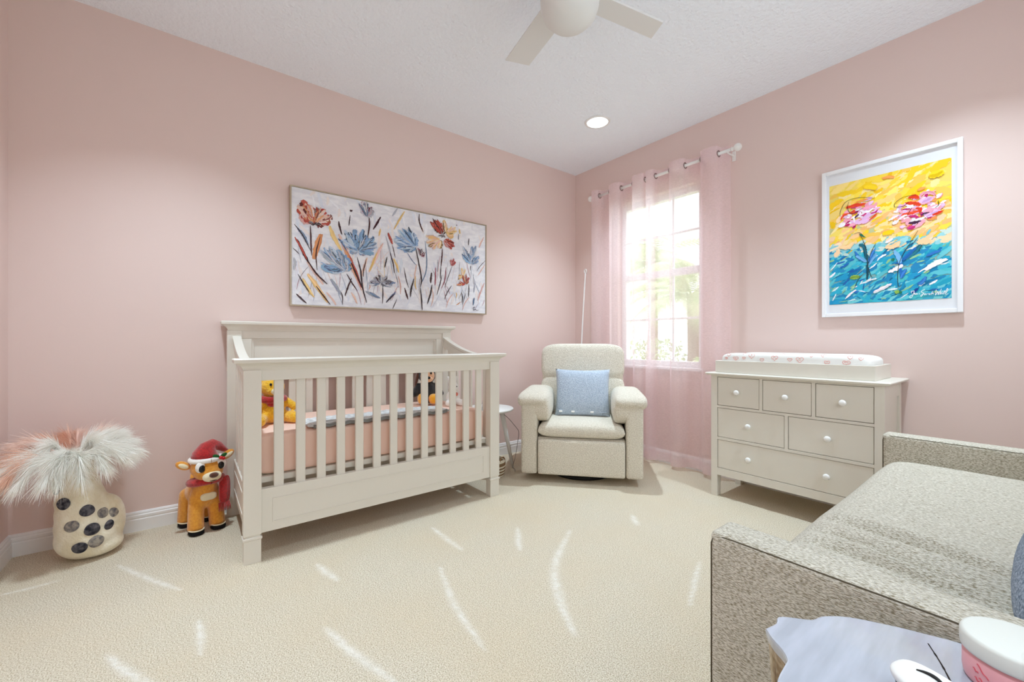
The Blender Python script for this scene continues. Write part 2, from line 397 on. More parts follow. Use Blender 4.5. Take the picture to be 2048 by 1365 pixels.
# headboard
HB0, HB1 = CY0-.02, CY1+.02
cp('headboard_cap', stack((CXB+.01, CXB+.05, HB0+.005, HB1-.005), [(z+1.080, o*.92) for z, o in cap_prof]))
y0h, y1h = HB0+.072, HB1-.072
cp('headboard_top_rail', bx(CXB+.008, CXB+.045, y0h, y1h, 1.035, 1.085, bevel=.002))
cp('headboard_mid_rail', bx(CXB+.008, CXB+.045, y0h, y1h, .790, .840, bevel=.002))
for a, b in ((y0h, y0h+.05), (y1h-.05, y1h)): cp('headboard_stile', bx(CXB+.008, CXB+.045, a, b, .84, 1.035, bevel=.002))
cp('headboard_panel', bx(CXB+.010, CXB+.026, y0h+.045, y1h-.045, .835, 1.04, bevel=.002))
fr = bmesh.new()
for a in ((y0h+.05, y1h-.05, 1.023, 1.035), (y0h+.05, y1h-.05, .84, .852), (y0h+.05, y0h+.062, .852, 1.023), (y1h-.062, y1h-.05, .852, 1.023)): box(fr, CXB+.024, CXB+.036, *a)
cp('headboard_moulding', fr)
g2 = (y1h-y0h-N*sw)/(N+1)
for i in range(N):
    y = y0h+g2+i*(sw+g2); cp('back_slat', bx(CXB+.016, CXB+.034, y, y+sw, .325, .795, bevel=.003, seg=1))
cp('back_bottom_rail', bx(CXB+.008, CXB+.045, y0h, y1h, .128, .330, bevel=.002))
# sloping ends
def end_curve(s): return .935+.125*(1-s)**2.1
for y0 in (CY0+.012, CY1-.042):
    xs0, xs1 = CXB+.055, CXF-.055; bm = bmesh.new(); K = 22; sec = []
    for k in range(K+1):
        s = k/K; x = xs0+(xs1-xs0)*s; z = end_curve(s)-.012
        sec.append([bm.verts.new(p) for p in ((x, y0-.006, z), (x, y0+.036, z), (x, y0+.036, z-.016), (x, y0+.030, z-.022), (x, y0+.030, z-.075), (x, y0, z-.075), (x, y0, z-.022), (x, y0-.006, z-.016))])
    for A, B in zip(sec, sec[1:]):
        for j in range(8): bm.faces.new((A[j], A[(j+1)%8], B[(j+1)%8], B[j]))
    bm.faces.new(sec[0]); bm.faces.new(sec[-1][::-1])
    cp('end_top_rail', bm)
    for k in range(6):
        s = (k+.75)/6.5; x = xs0+(xs1-xs0)*s; cp('end_slat', bx(x-.021, x+.021, y0+.006, y0+.024, .325, end_curve(s)-.07, bevel=.003, seg=1))
    cp('end_bottom_rail', bx(xs0, xs1, y0, y0+.030, .128, .330, bevel=.002))
    fr = bmesh.new(); f0 = y0-.003 if y0 < 1 else y0+.030
    for a in ((xs0+.05, xs1-.05, .276, .283), (xs0+.05, xs1-.05, .168, .175)): box(fr, a[0], a[1], f0, f0+.003, a[2], a[3])
    cp('end_panel_bead', fr)
# spring deck of the crib
dk = bmesh.new(); dx0, dx1, dy0, dy1 = CXB+.06, CXF-.062, CY0+.055, CY1-.055
for a in ((dx0, dx0+.025, dy0, dy1), (dx1-.025, dx1, dy0, dy1), (dx0+.025, dx1-.025, dy0, dy0+.025), (dx0+.025, dx1-.025, dy1-.025, dy1)): box(dk, *a, .345, .372)
for k in range(9): y = dy0+.08+k*(dy1-dy0-.16)/8; box(dk, dx0+.025, dx1-.025, y-.006, y+.006, .364, .372)
cp('mattress_deck', dk)

M_sheet = mat('peach_pink_sheet', (238, 204, 188), .9, .1, bump=(30, .15, .006))
mt = tag(obj('crib_mattress', puff((( dx0+dx1)/2, (dy0+dy1)/2, .471), (dx1-dx0-.012, dy1-dy0-.02, .198), .14, .10, nu=36, nv=80), M_sheet, smooth=True, at=((dx0+dx1)/2, (dy0+dy1)/2, .372)), 'crib mattress in a peach pink fitted sheet', 'mattress')
# knitted blanket folded along the front of the mattress
M_blanket = mat('white_grey_knit', (232, 233, 234), .95, .1, noise=(26, (186, 188, 190), (3.2, .35, 1)), bump=(90, .8, .006))
def knit_fold(p):
    p.z += .0022*math.sin(p.y*170)*math.sin(p.x*160)+.002*math.sin(p.y*14); return p
bl = obj('knit_blanket', slab_cushion(-2.50, -2.30, .475, 1.295, .570, .598, 8, knit_fold, 60, 160), M_blanket, smooth=True, at=(-2.40, .885, .57))
tag(bl, 'grey and white cable knit blanket folded flat on the crib mattress', 'blanket')
for i, z in enumerate((.5766, .583, .5895)):
    bm = bmesh.new(); pts = [(-2.299+.002*math.sin(y*60), y, z+.003*math.sin(y*95)) for y in np.linspace(.50, 1.27, 60)]
    tube(bm, pts, .0035, 6); obj('folded_edge', bm, mat('grey_knit_edge', (150, 150, 148), .95, .1) if i == 0 else bpy.data.materials['grey_knit_edge'], bl, True)

# ------------------------------------------------------------------ dresser with changing tray
dr = thing('dresser', 'white six-drawer nursery dresser with round wooden knobs', 'dresser', (-.935, 2.94, 0))
DX0, DX1, DYF, DYB = -1.372, -.498, 2.742, 3.135
def dp(n, bm, m=M_white, parent=None, smooth=False): return obj(n, bm, m, parent or dr, smooth)
for x in (DX0, DX1-.040):
    for y in (DYF, DYB-.05): dp('leg', bx(x, x+.040, y, y+.05, 0, .795, bevel=.002))
for x0, x1 in ((DX0+.010, DX0+.028), (DX1-.028, DX1-.010)): dp('side_panel', bx(x0, x1, DYF+.05, DYB-.05, .14, .79))
for x0, x1 in ((DX0+.003, DX0+.010), (DX1-.010, DX1-.003)):
    dp('side_rail', bx(x0, x1, DYF+.05, DYB-.05, .72, .79)); dp('side_rail', bx(x0, x1, DYF+.05, DYB-.05, .14, .20))
dp('back_panel', bx(DX0+.04, DX1-.04, DYB-.02, DYB-.005, .14, .79))
dp('drawer_gap_shade_sheet', bx(DX0+.03, DX1-.03, DYF+.026, DYF+.032, .15, .79), M_dark)  # dark sheet standing in for the shade inside the drawer gaps
xl, xr = DX0+.040, DX1-.040
rails = bmesh.new()
for z0, z1 in ((.140, .188), (.374, .391), (.583, .598), (.785, .797)): box(rails, xl, xr, DYF+.002, DYF+.030, z0, z1)
for x0, x1, z0, z1 in ((-1.077, -1.060, .598, .785), (-.807, -.790, .598, .785), (-.941, -.923, .391, .583)): box(rails, x0, x1, DYF+.002, DYF+.030, z0, z1)
dp('face_frame', rails)
dp('bottom_board', bx(xl, xr, DYF+.03, DYB-.02, .150, .165))
drawers = [(xl, -1.077, .598, .785, [-1.2045]), (-1.060, -.807, .598, .785, [-.9335]), (-.790, xr, .598, .785, [-.664]), (xl, -.941, .391, .583, [-1.1365]), (-.923, xr, .391, .583, [-.7305]), (xl, xr, .188, .374, [-1.135, -.735])]
knob_prof = [(0, 0), (.008, 0), (.007, .006), (.008, .011), (.014, .014), (.017, .019), (.016, .025), (.010, .029), (0, .030)]
for x0, x1, z0, z1, ks in drawers:
    d = dp('drawer', bx(x0+.0025, x1-.0025, DYF+.004, DYF+.024, z0+.0025, z1-.0025, bevel=.0015, seg=1))
    for kx in ks:
        dp('knob', lathe(knob_prof, 24, M=Matrix.Translation((kx, DYF+.005, (z0+z1)/2)) @ Matrix.Rotation(PI/2, 4, 'X')), M_plain, d, True)
dp('top', stack((DX0-.008, DX1+.008, DYF-.006, DYB), [(.795, 0), (.797, .014), (.802, .018), (.808, .020), (.812, .017), (.814, .012)]))
ty = thing('changing_tray', 'white open changing tray sitting on top of the dresser', 'tray', (-.94, 2.93, .814))
TX0, TX1, TY0, TY1, TZ0, TZ1 = -1.350, -.536, 2.755, 3.105, .8145, .892
for a in ((TX0, TX1, TY0, TY0+.014), (TX0, TX1, TY1-.014, TY1)): obj('side_board', bx(*a, TZ0, TZ1, bevel=.0015, seg=1), M_white, ty)
for a in ((TX0, TX0+.014, TY0+.014, TY1-.014), (TX1-.014, TX1, TY0+.014, TY1-.014)): obj('end_board', bx(*a, TZ0, TZ1, bevel=.0015, seg=1), M_white, ty)
obj('tray_floor', bx(TX0+.014, TX1-.014, TY0+.014, TY1-.014, TZ0, TZ0+.006), M_white, ty)
# contoured pad; raised long sides, printed hearts drawn on its surface
px0, px1, py0, py1 = TX0+.022, TX1-.022, TY0+.018, TY1-.018
M_pad = mat('white_muslin', (240, 240, 238), .9, .1, bump=(24, .25, .006))
PD = ((px1-px0), (py1-py0), .130); PC = Vector(((px0+px1)/2, (py0+py1)/2, .821+.065))
def contour(p):
    k = abs(p.y)/(PD[1]/2); kx = abs(p.x)/(PD[0]/2)
    if p.z > 0: p.z *= 1.12*(.62+.38*min(1, max(k, kx*.85)**2))
    return p
pad = obj('changing_pad', puff(PC, PD, .42, .16, fn=contour, nu=34, nv=120), M_pad, smooth=True, at=(PC.x, PC.y, .821))
tag(pad, 'white contoured changing pad printed with small coral hearts', 'changing pad')
def pad_pt(u, v):
    p = Vector((sgn(math.cos(u), .42)*sgn(math.cos(v), .16)*PD[0]/2, sgn(math.cos(u), .42)*sgn(math.sin(v), .16)*PD[1]/2, sgn(math.sin(u), .42)*PD[2]/2))
    return contour(p)
def pad_front(x, z):
    """surface point on the front long side for a given x and z"""
    lo, hi = -PI/2, PI/2
    best = None
    for i in range(200):
        u = -PI/2+PI*(i+.5)/200
        c = abs(x)/(PD[0]/2)/max(1e-6, sgn(math.cos(u), .42))
        if c >= 1: continue
        v = -math.acos(math.copysign(c**(1/.16), x)) if c < 1 else 0
        p = pad_pt(u, v); e = abs(p.z-z)
        if best is None or e < best[0]: best = (e, p)
    return best[1]
M_coral = mat('coral_print', (226, 132, 120), .9, .1)
hearts = [(-.33, .035, .013), (-.285, .012, .017), (-.235, .016, .010), (-.19, .030, .018), (-.13, .008, .012), (-.06, .022, .018), (.02, .014, .013), (.07, .016, .020), (.125, .040, .010), (.18, .044, .012), (.20, .005, .014), (.285, .006, .018), (.30, .036, .012), (-.345, .012, .010), (-.24, .046, .009), (-.02, .047, .009), (.345, .030, .010)]
for i, (hx, hz, hs) in enumerate(hearts):
    hz += .010
    pts = []
    for k in range(25):
        a = 2*PI*k/24; x = 16*math.sin(a)**3/17; z = (13*math.cos(a)-5*math.cos(2*a)-2*math.cos(3*a)-math.cos(4*a))/17
        q = pad_front(hx+x*hs, hz+z*hs*.9); pts.append(PC+q+Vector((0, -.0003, .0002)))
    bm = bmesh.new(); tube(bm, pts, .0009, 5, caps=False)
    if i % 2:
        for k in range(5):
            q = pad_front(hx+R.uniform(-.5, .5)*hs, hz+R.uniform(-.3, .5)*hs); ball(bm, PC+q, .0017, seg=6)
    obj('printed_heart', bm, M_coral, pad)

# ------------------------------------------------------------------ recliner
CH = loc_M((-2.026, 2.187, 0), math.radians(41.5))
ch = thing('recliner', 'cream boucle glider recliner with padded arms beside the window', 'armchair', (-2.026, 2.187, 0), math.radians(41.5))
def hp(n, bm, m=M_boucle, smooth=True, parent=None):
    if isinstance(bm, bmesh.types.BMesh): xf(bm, CH)
    else: bm.transform(CH)
    return obj(n, bm, m, parent or ch, smooth)
for s in (-1, 1):
    xa, xb = (s*.43, s*.312) if s < 0 else (.312, .43)
    hp('arm', bx(xa, xb, .0, .66, .055, .60, bevel=.028, seg=4))
    bm = bmesh.new()
    puff((s*.348, .315, .585), (.232, .670, .150), .85, .26, bm=bm)
    puff((s*.290, .315, .525), (.135, .630, .235), .75, .26, bm=bm)
    hp('arm_pad', melt(bm, .008, 4))
hp('seat_cushion', slab_cushion(-.305, .305, -.008, .60, .316, .432, 8, None, 40, 40, .10))
hp('footrest_panel', bx(-.306, .306, -.012, .030, .060, .312, bevel=.018, seg=3))
hp('seat_body', bx(-.31, .31, .03, .62, .07, .32, bevel=.01))
tilt = Matrix.Rotation(math.radians(-11), 4, 'X')
bm = bmesh.new()
puff((0, .570, .555), (.690, .20, .36), .4, .22, M=tilt, bm=bm)
puff((0, .615, .835), (.690, .19, .315), .42, .24, M=tilt, bm=bm)
puff((0, .61, .70), (.672, .15, .40), .5, .2, M=tilt, bm=bm)
hp('backrest', melt(bm, .009, 3))
hp('swivel_base', lathe([(0, .0), (.235, .0), (.245, .012), (.235, .026), (.10, .03), (.10, .075), (0, .075)], 48, (0, .33, 0)), M_black)
# knit pillow on the chair
def pillow(name, c, w, h, d, M, m, parent=None, n=30):
    bm = bmesh.new(); sides = []
    for sg in (-1, 1):
        rows = []
        for i in range(n+1):
            row = []
            for j in range(n+1):
                u, v = -1+2*i/n, -1+2*j/n
                pin = 1-.06*(1-abs(u)**2)*abs(v)**6; pin2 = 1-.06*(1-abs(v)**2)*abs(u)**6
                th = (max(0, (1-abs(u)**2.6)*(1-abs(v)**2.6)))**.42
                row.append((u*w/2*pin2, sg*d/2*th, v*h/2*pin))
            rows.append(row)
        sides.append(rows)
    vs = {}
    def V(p):
        k = (round(p[0], 6), round(p[1], 6), round(p[2], 6))
        if k not in vs: vs[k] = bm.verts.new(p)
        return vs[k]
    for rows in sides:
        for i in range(n):
            for j in range(n):
                q = [V(rows[i][j]), V(rows[i+1][j]), V(rows[i+1][j+1]), V(rows[i][j+1])]
                q = list(dict.fromkeys(q))
                if len(q) > 2:
                    try: bm.faces.new(q)
                    except ValueError: pass
    xf(bm, M)
    return obj(name, bm, m, parent, True, at=c if parent is None else None)
PM = CH @ loc_M((.005, .362, .608), 0, 0, math.radians(-16))
kp = pillow('knit_pillow', tuple((CH @ Vector((.005, .36, .44)))), .43, .385, .15, PM, M_knit)
tag(kp, 'light blue knit throw pillow with pale toggles along its lower edge', 'pillow')
for tx in (-.165, -.07, .075):
    bm = bx(-.013, .013, -.006, .006, -.007, .007, bevel=.003); xf(bm, PM @ Matrix.Translation((tx, -.051, -.155))); obj('toggle', bm, M_plain, kp)
bm = bmesh.new(); tube(bm, [(PM @ Vector((x, -.043-.006*math.cos(x*9), -.150+.006*math.sin(x*30)))) for x in np.linspace(-.19, .19, 24)], .004, 6)
obj('lower_hem', bm, M_knit, kp, True)

# ------------------------------------------------------------------ sofa
so = thing('sofa', 'grey beige tweed sofa with low track arms and one long seat cushion', 'sofa', (.05, 1.73, 0))
SXF, SXB = -.455, .50
def sp(n, bm, m=M_tweed, smooth=True, parent=None): return obj(n, bm, m, parent or so, smooth)
M_piping = mat('dark_seam', (92, 84, 70), .95, .1)
for y0, y1 in ((.90, .992), (2.450, 2.545)):
    a = sp('arm', bx(SXF, SXB, y0, y1, .045, .605, bevel=.017, seg=4))
    for yy in (y0+.004, y1-.004):
        bm = bmesh.new(); tube(bm, [(SXF+.004, yy, .06), (SXF+.004, yy, .578), (SXF+.008, yy, .590), (SXF+.018, yy, .597), (SXF+.05, yy, .5985), (SXB-.02, yy, .5985)], .0022, 6); sp('seam', bm, M_piping, True, a)
sp('base', bx(SXF+.03, SXB, .992, 2.45, .06, .355, bevel=.012))
sp('sofa_back', bx(.24, SXB, .992, 2.45, .30, .86, bevel=.05, seg=4))
for x in (SXF+.05, SXB-.09):
    for y in (.915, 2.46): sp('foot', bx(x, x+.05, y, y+.05, 0, .05), M_dark, False)
def wrinkle(p):
    # soft folds fanning across the near end of the cushion
    xx = p.x+.43
    for y0_, sl, a, w in ((1.455, -.24, .026, .020), (1.325, -.14, .024, .017), (1.235, -.05, .020, .015), (1.165, .02, .014, .014), (1.40, -.20, -.012, .022), (1.28, -.10, -.012, .02), (1.50, -.26, -.010, .022)):
        fade = max(0, min(1, (xx-.01)*7))*max(0, min(1, (.50-xx)*4)); t_ = p.y-(y0_+sl*xx+.012*math.sin(11*xx+y0_*20))
        p.z -= a*fade*math.exp(-(t_/w)**2)
    p.z -= .018*max(0, 1-(p.y-.99)/.5)+.006*math.exp(-((p.y-1.75)/.3)**2)
    return p
sp('seat_cushion', slab_cushion(SXF+.025, .27, .996, 2.446, .356, .528, 10, wrinkle, 70, 240, .03))
pb = pillow('sofa_pillow', (.06, 1.24, .53), .45, .44, .15, loc_M((.085, 1.235, .715), math.radians(-90), 0, math.radians(-27)), M_bluefab)
tag(pb, 'blue grey throw pillow leaning on the tweed sofa', 'pillow')

# ------------------------------------------------------------------ stump side table and what is on it
M_top = mat('polished_silver_wood', (188, 194, 208), .24, .6, noise=(6, (170, 176, 188), (7, 1, 1)), bump=(9, .08, .004), coat=.4)
M_bark = mat('bark', (122, 92, 56), .85, .2, noise=(30, (196, 184, 160), (1, 1, .12)), bump=(40, .9, .02))
out = [(-.262,.689),(-.257,.715),(-.261,.734),(-.244,.752),(-.226,.768),(-.218,.792),(-.192,.822),(-.144,.850),(-.108,.866),(-.076,.878),(-.02,.886),(.06,.882),(.13,.862),(.18,.83),(.215,.78),(.20,.72),(.225,.66),(.205,.60),(.215,.54),(.17,.49),(.12,.455),(.06,.47),(.0,.44),(-.06,.455),(-.12,.45),(-.165,.49),(-.20,.52),(-.205,.565),(-.214,.60),(-.217,.632),(-.219,.646),(-.23,.66),(-.248,.674)]
oc = catmull(out+[out[0]], 3)[:-1]; cxs, cys = 0.0, .67
st = thing('stump_table', 'tree stump side table with smooth silvery top and wavy bark edge', 'side table', (0, .67, 0))
def slab(prof):
    bm = bmesh.new(); loops = []
    for z, k, j in prof:
        loops.append([bm.verts.new((cxs+(p[0]-cxs)*k+j*math.sin(i*1.7)*.006, cys+(p[1]-cys)*k+j*math.cos(i*2.3)*.006, z)) for i, p in enumerate(oc)])
    n = len(oc)
    for A, B in zip(loops, loops[1:]):
        for i in range(n): bm.faces.new((A[i], A[(i+1)%n], B[(i+1)%n], B[i]))
    bm.faces.new(loops[0][::-1]); bm.faces.new(loops[-1])
    return bm
obj('trunk', slab([(0, .93, 1), (.12, .90, 1), (.25, .92, 1), (.38, .95, 1), (.50, .97, .6), (.567, .982, 0)]), M_bark, st)
tp = obj('table_top', slab([(.567, .985, 0), (.576, .996, 0), (.581, .999, 0), (.5845, .994, 0), (.585, .985, 0)]), M_top, st)
bm = bmesh.new()
crack = catmull([(-.105, .838), (-.088, .80), (-.075, .765), (-.066, .735), (-.06, .70)], 6)
for a_, b_ in zip(crack, crack[1:]):
    w_ = .0007+.0006*R.random(); d_ = np.array([-(b_-a_)[1], (b_-a_)[0]]); d_ /= np.linalg.norm(d_)
    bm.faces.new([bm.verts.new((*q, .5853)) for q in (a_-d_*w_, b_-d_*w_, b_+d_*w_, a_+d_*w_)])
obj('crack', bm, M_dark, tp)
# cream jar
M_jar = mat('pink_plastic', (238, 170, 176), .35, .5)
JX, JY, JZ = -.022, .815, .5855
jar = thing('cream_jar', 'round pink cosmetic jar with a white screw lid', 'jar', (JX, JY, JZ))
obj('jar_body', lathe([(0, 0), (.044, 0), (.047, .003), (.048, .010), (.048, .034), (.046, .037), (0, .037)], 56, (JX, JY, JZ)), M_jar, jar, True)
obj('lid', lathe([(0, .0375), (.0475, .0375), (.050, .039), (.0505, .042), (.0505, .056), (.0485, .0595), (.046, .060), (0, .060)], 56, (JX, JY, JZ)), mat('lid_white', (222, 224, 218), .45), jar, True)
M_print = mat('rose_print', (214, 92, 104), .6, .2)
bm = bmesh.new()
def on_jar(a, z, r=.0484): return Vector((JX+r*math.cos(a), JY+r*math.sin(a), JZ+z))
af = math.atan2(-JY, -JX)
for a0, z0, a1, z1 in ((-.75, .030, -.50, .018), (-.85, .022, -.72, .019), (-.70, .014, -.55, .010), (-.55, .013, -.42, .008), (-.80, .012, -.68, .008)):
    tube(bm, [on_jar(af+a0+(a1-a0)*t, z0+(z1-z0)*t+.001*math.sin(t*9)) for t in np.linspace(0, 1, 8)], .0006, 5)
for k in range(9): tube(bm, [on_jar(af-.22+k*.045, .010), on_jar(af-.20+k*.045, .016)], .0006, 5)
obj('print', bm, M_print, jar)
# white remote with an oval opening
rm = thing('remote_monitor', 'white oval handheld remote with dark underside on stump table', 'remote', (-.07, .685, .585))
RM = loc_M((-.068, .684, .606), math.radians(-26), math.radians(0), math.radians(12))
def rp_(n, bm, m, parent=None): xf(bm, RM); return obj(n, bm, m, parent or rm, True)
b_ = rp_('dark_base', puff((0, 0, -.008), (.106, .042, .022), .6, .7), M_black)
rp_('white_shell', puff((0, 0, .004), (.112, .048, .016), .5, .7), M_plain)
bm = bmesh.new(); tube(bm, [(-.034+.03*t, .010-.006*(2*t-1)**2, .0122) for t in np.linspace(0, 1, 12)], [.0008+.0016*math.sin(PI*t) for t in np.linspace(0, 1, 12)], 6); rp_('slot', bm, M_black)
bm = lathe([(0, 0), (.005, 0), (.005, .0012), (0, .0015)], 20, (.016, -.004, .0118)); rp_('button', bm, mat('grey_button', (170, 172, 176), .5))
# clear tumbler
tum = obj('glass_tumbler', lathe([(0, 0), (.026, 0), (.030, .10), (.0285, .10), (.025, .006), (0, .006)], 40, (.013, .70, .5855)), M_glass, smooth=True, at=(.013, .70, .5855))
tag(tum, 'clear glass tumbler beside the pink jar on stump table', 'glass')

# ------------------------------------------------------------------ curtains, rod
RY, RZ = 3.06, 2.392
rod = thing('curtain_rod', 'white curtain rod with ball finials above the window', 'curtain rod', (-2.02, RY, RZ))
bm = bmesh.new(); tube(bm, [(-2.66, RY, RZ), (-1.385, RY, RZ)], .011, 16); obj('rod', bm, M_plain, rod, True)
for s, x in ((-1, -2.66), (1, -1.385)):
    obj('finial', lathe([(0, 0), (.013, 0), (.015, .006), (.012, .012), (.011, .018), (.018, .024), (.025, .034), (.027, .045), (.024, .057), (.014, .067), (0, .071)], 24, M=Matrix.Translation((x, RY, RZ)) @ Matrix.Rotation(s*PI/2, 4, 'Y')), M_plain, rod, True)
for x in (-2.635, -1.41):
    bm = bmesh.new(); tube(bm, [(x, YB, RZ-.015), (x, RY+.01, RZ-.016), (x, RY, RZ-.013)], .006, 8); box(bm, x-.012, x+.012, YB-.006, YB, RZ-.05, RZ+.02); obj('bracket', bm, M_plain, rod)
M_sheer = bpy.data.materials.new('pink_sheer'); M_sheer.use_nodes = True
t = NT(M_sheer); t.n.remove(t.n['Principled BSDF'])
df = t.add('ShaderNodeBsdfDiffuse'); tl = t.add('ShaderNodeBsdfTranslucent'); tr = t.add('ShaderNodeBsdfTransparent'); m1 = t.add('ShaderNodeMixShader', i_0=.48); m2 = t.add('ShaderNodeMixShader', i_0=.62)
for n in (df, tl): n.inputs[0].default_value = lin((253, 243, 247))
tr.inputs[0].default_value = lin((254, 246, 246))
tc = t.add('ShaderNodeTexCoord'); wv = t.add('ShaderNodeTexNoise', i_Scale=1.0, i_Detail=2.0); mp = t.add('ShaderNodeMapping'); mp.inputs['Scale'].default_value = (60, 60, 420)
mr = t.add('ShaderNodeMapRange'); mr.inputs['To Min'].default_value = .36; mr.inputs['To Max'].default_value = .54
t.link(tc.outputs['Object'], mp.inputs[0]); t.link(mp.outputs[0], wv.inputs['Vector']); t.link(wv.outputs['Fac'], mr.inputs[0]); t.link(mr.outputs[0], m2.inputs[0])
t.link(df.outputs[0], m1.inputs[1]); t.link(tl.outputs[0], m1.inputs[2]); t.link(tr.outputs[0], m2.inputs[1]); t.link(m1.outputs[0], m2.inputs[2]); t.link(m2.outputs[0], t.n['Material Output'].inputs[0])
def curtain(x0, x1, waves, label, seed, half0=1, xs=None):
    rr = random.Random(seed); n = 150; zs = [.028+.0*i for i in range(1)]+[.06, .10]+list(np.linspace(.2, 2.30, 24))+[2.34, 2.38, 2.392, 2.41, 2.445]
    ph = [rr.uniform(-.5, .5) for _ in range(8)]
    def P(s, z):
        k = (z-.03)/2.4; a = half0*PI/2+s*waves*PI
        if xs: 
            q = s*(len(xs)-1); i = min(int(q), len(xs)-2); x = xs[i]+(xs[i+1]-xs[i])*(q-i)
        else: x = x0+(x1-x0)*s
        amp = .046*(1-.25*(1-k)*math.sin(3*s*PI+ph[0]))
        x -= .021*math.sin(2*a)*(.55+.45*k)+.010*(1-k)*math.sin(5*s*PI+ph[1])
        y = RY-amp*math.sin(a)*(1 if k > .9 else 1+.15*math.sin(9*s+ph[2])*(1-k))
        return (x, y, z)
    bm = bmesh.new(); rows = [[bm.verts.new(P(i/n, z)) for i in range(n+1)] for z in zs]
    for A, B in zip(rows, rows[1:]):
        for i in range(n): bm.faces.new((A[i], A[i+1], B[i+1], B[i]))
    cu = thing('sheer_curtain', label, 'curtain', ((x0+x1)/2, RY, .03), group='sheer curtain panels')
    obj('panel', bm, M_sheer, cu, True)
    # doubled heading band and hem
    for lo, hi, nm in ((2.338, 2.443, 'heading'), (.030, .10, 'hem')):
        bm = bmesh.new(); zz = np.linspace(lo, hi, 4); rows = []
        for z in zz:
            row = []
            for i in range(n+1):
                p = Vector(P(i/n, float(z))); row.append(bm.verts.new(p+Vector((0, .0015, 0))))
            rows.append(row)
        for A, B in zip(rows, rows[1:]):
            for i in range(n): bm.faces.new((A[i], A[i+1], B[i+1], B[i]))
        obj(nm, bm, M_sheer, cu, True)
    # grommets where the cloth crosses the rod
    for i in range(1, waves+1):
        s = None
        a = i*PI; s = (a-half0*PI/2)/(waves*PI)
        if not 0.01 < s < .99: continue
        x, y, z = P(s, RZ); x2, y2, _ = P(s+.01, RZ); d = Vector((x2-x, y2-y, 0)).normalized(); nrm = Vector((-d.y, d.x, 0))
        bm = bmesh.new(); pts = [Vector((x, y, z))+d*(.021*math.cos(q))+Vector((0, 0, .021*math.sin(q))) for q in np.linspace(0, 2*PI, 25)]
        tube(bm, pts, .0042, 8, caps=False); obj('grommet', bm, M_chrome, cu, True)
    return cu
curtain(-2.655, -2.03, 5, 'sheer pink grommet curtain hanging behind the recliner', 3)
curtain(-2.06, -1.41, 5, 'sheer pink grommet curtain hanging beside the dresser', 5)

# white hooked pole leaning in the corner
bm = bmesh.new(); pts = [(-2.80, 2.97, .0), (-2.835, 3.07, .95), (-2.832, 3.105, 1.45), (-2.826, 3.12, 1.70)]
pole = thing('hooked_pole', 'thin white wand with a ring end leaning in the corner behind the recliner', 'pole', (-2.80, 2.97, 0))
tube(bm, [tuple(p) for p in catmull(pts, 8)], .0075, 10); obj('wand', bm, M_plain, pole, True)
bm = bmesh.new(); tube(bm, [(-2.826+.014*math.cos(q), 3.12, 1.718+.018*math.sin(q)) for q in np.linspace(0, 2*PI, 21)], .0055, 8, caps=False); obj('ring_end', bm, M_plain, pole, True)

# ------------------------------------------------------------------ round side table, its things, basket, cable
TCx, TCy, TZ = -2.72, 1.872, .490
rt = thing('round_side_table', 'small round white side table on splayed legs behind the crib', 'side table', (TCx, TCy, 0))
obj('table_top', lathe([(0, TZ-.018), (.192, TZ-.018), (.199, TZ-.013), (.20, TZ-.006), (.196, TZ), (0, TZ)], 56, (TCx, TCy, 0)), M_plain, rt, True)
for a in (65, 185, 305):
    a = math.radians(a); bm = bmesh.new()
    tube(bm, [(TCx+.105*math.cos(a), TCy+.105*math.sin(a), TZ-.016), (TCx+.2*math.cos(a), TCy+.2*math.sin(a), 0)], [.021, .012], 16); obj('leg', bm, M_plain, rt, True)
hu = thing('humidifier', 'white cylindrical humidifier standing on the round side table', 'humidifier', (TCx+.02, TCy+.0, TZ))
obj('tank', lathe([(0, .03), (.052, .03), (.055, .06), (.055, .17), (.048, .195), (.02, .205), (0, .206)], 36, (TCx+.02, TCy, TZ)), M_plain, hu, True)
obj('base', lathe([(0, 0), (.058, 0), (.06, .006), (.058, .026), (.052, .03), (0, .03)], 36, (TCx+.02, TCy, TZ)), mat('grey_blue_plastic', (120, 140, 160), .4), hu, True)
sb = obj('storage_tin', lathe([(0, 0), (.034, 0), (.035, .003), (.035, .05), (.037, .051), (.037, .066), (.034, .069), (0, .069)], 28, (TCx+.09, TCy-.075, TZ)), mat('teal_tin', (104, 142, 158), .4, noise=(30, (225, 228, 230))), smooth=True, at=(TCx+.09, TCy-.075, TZ))
tag(sb, 'small teal and white tin on the round side table', 'tin')
bm = bmesh.new(); pts = [(-2.70, 1.93, .47), (-2.64, 1.99, .42), (-2.565, 2.03, .34), (-2.55, 2.045, .30), (-2.575, 2.055, .22), (-2.605, 2.055, .10), (-2.625, 2.045, .012), (-2.58, 2.03, .006), (-2.54, 2.00, .006)]
tag(obj('power_cable', tube(bm, [tuple(p) for p in catmull(pts, 8)], .0022, 6), mat('grey_cable', (120, 108, 104), .6), smooth=True, at=(-2.6, 2.1, 0)), 'thin grey cable trailing from the round side table to the carpet', 'cable')
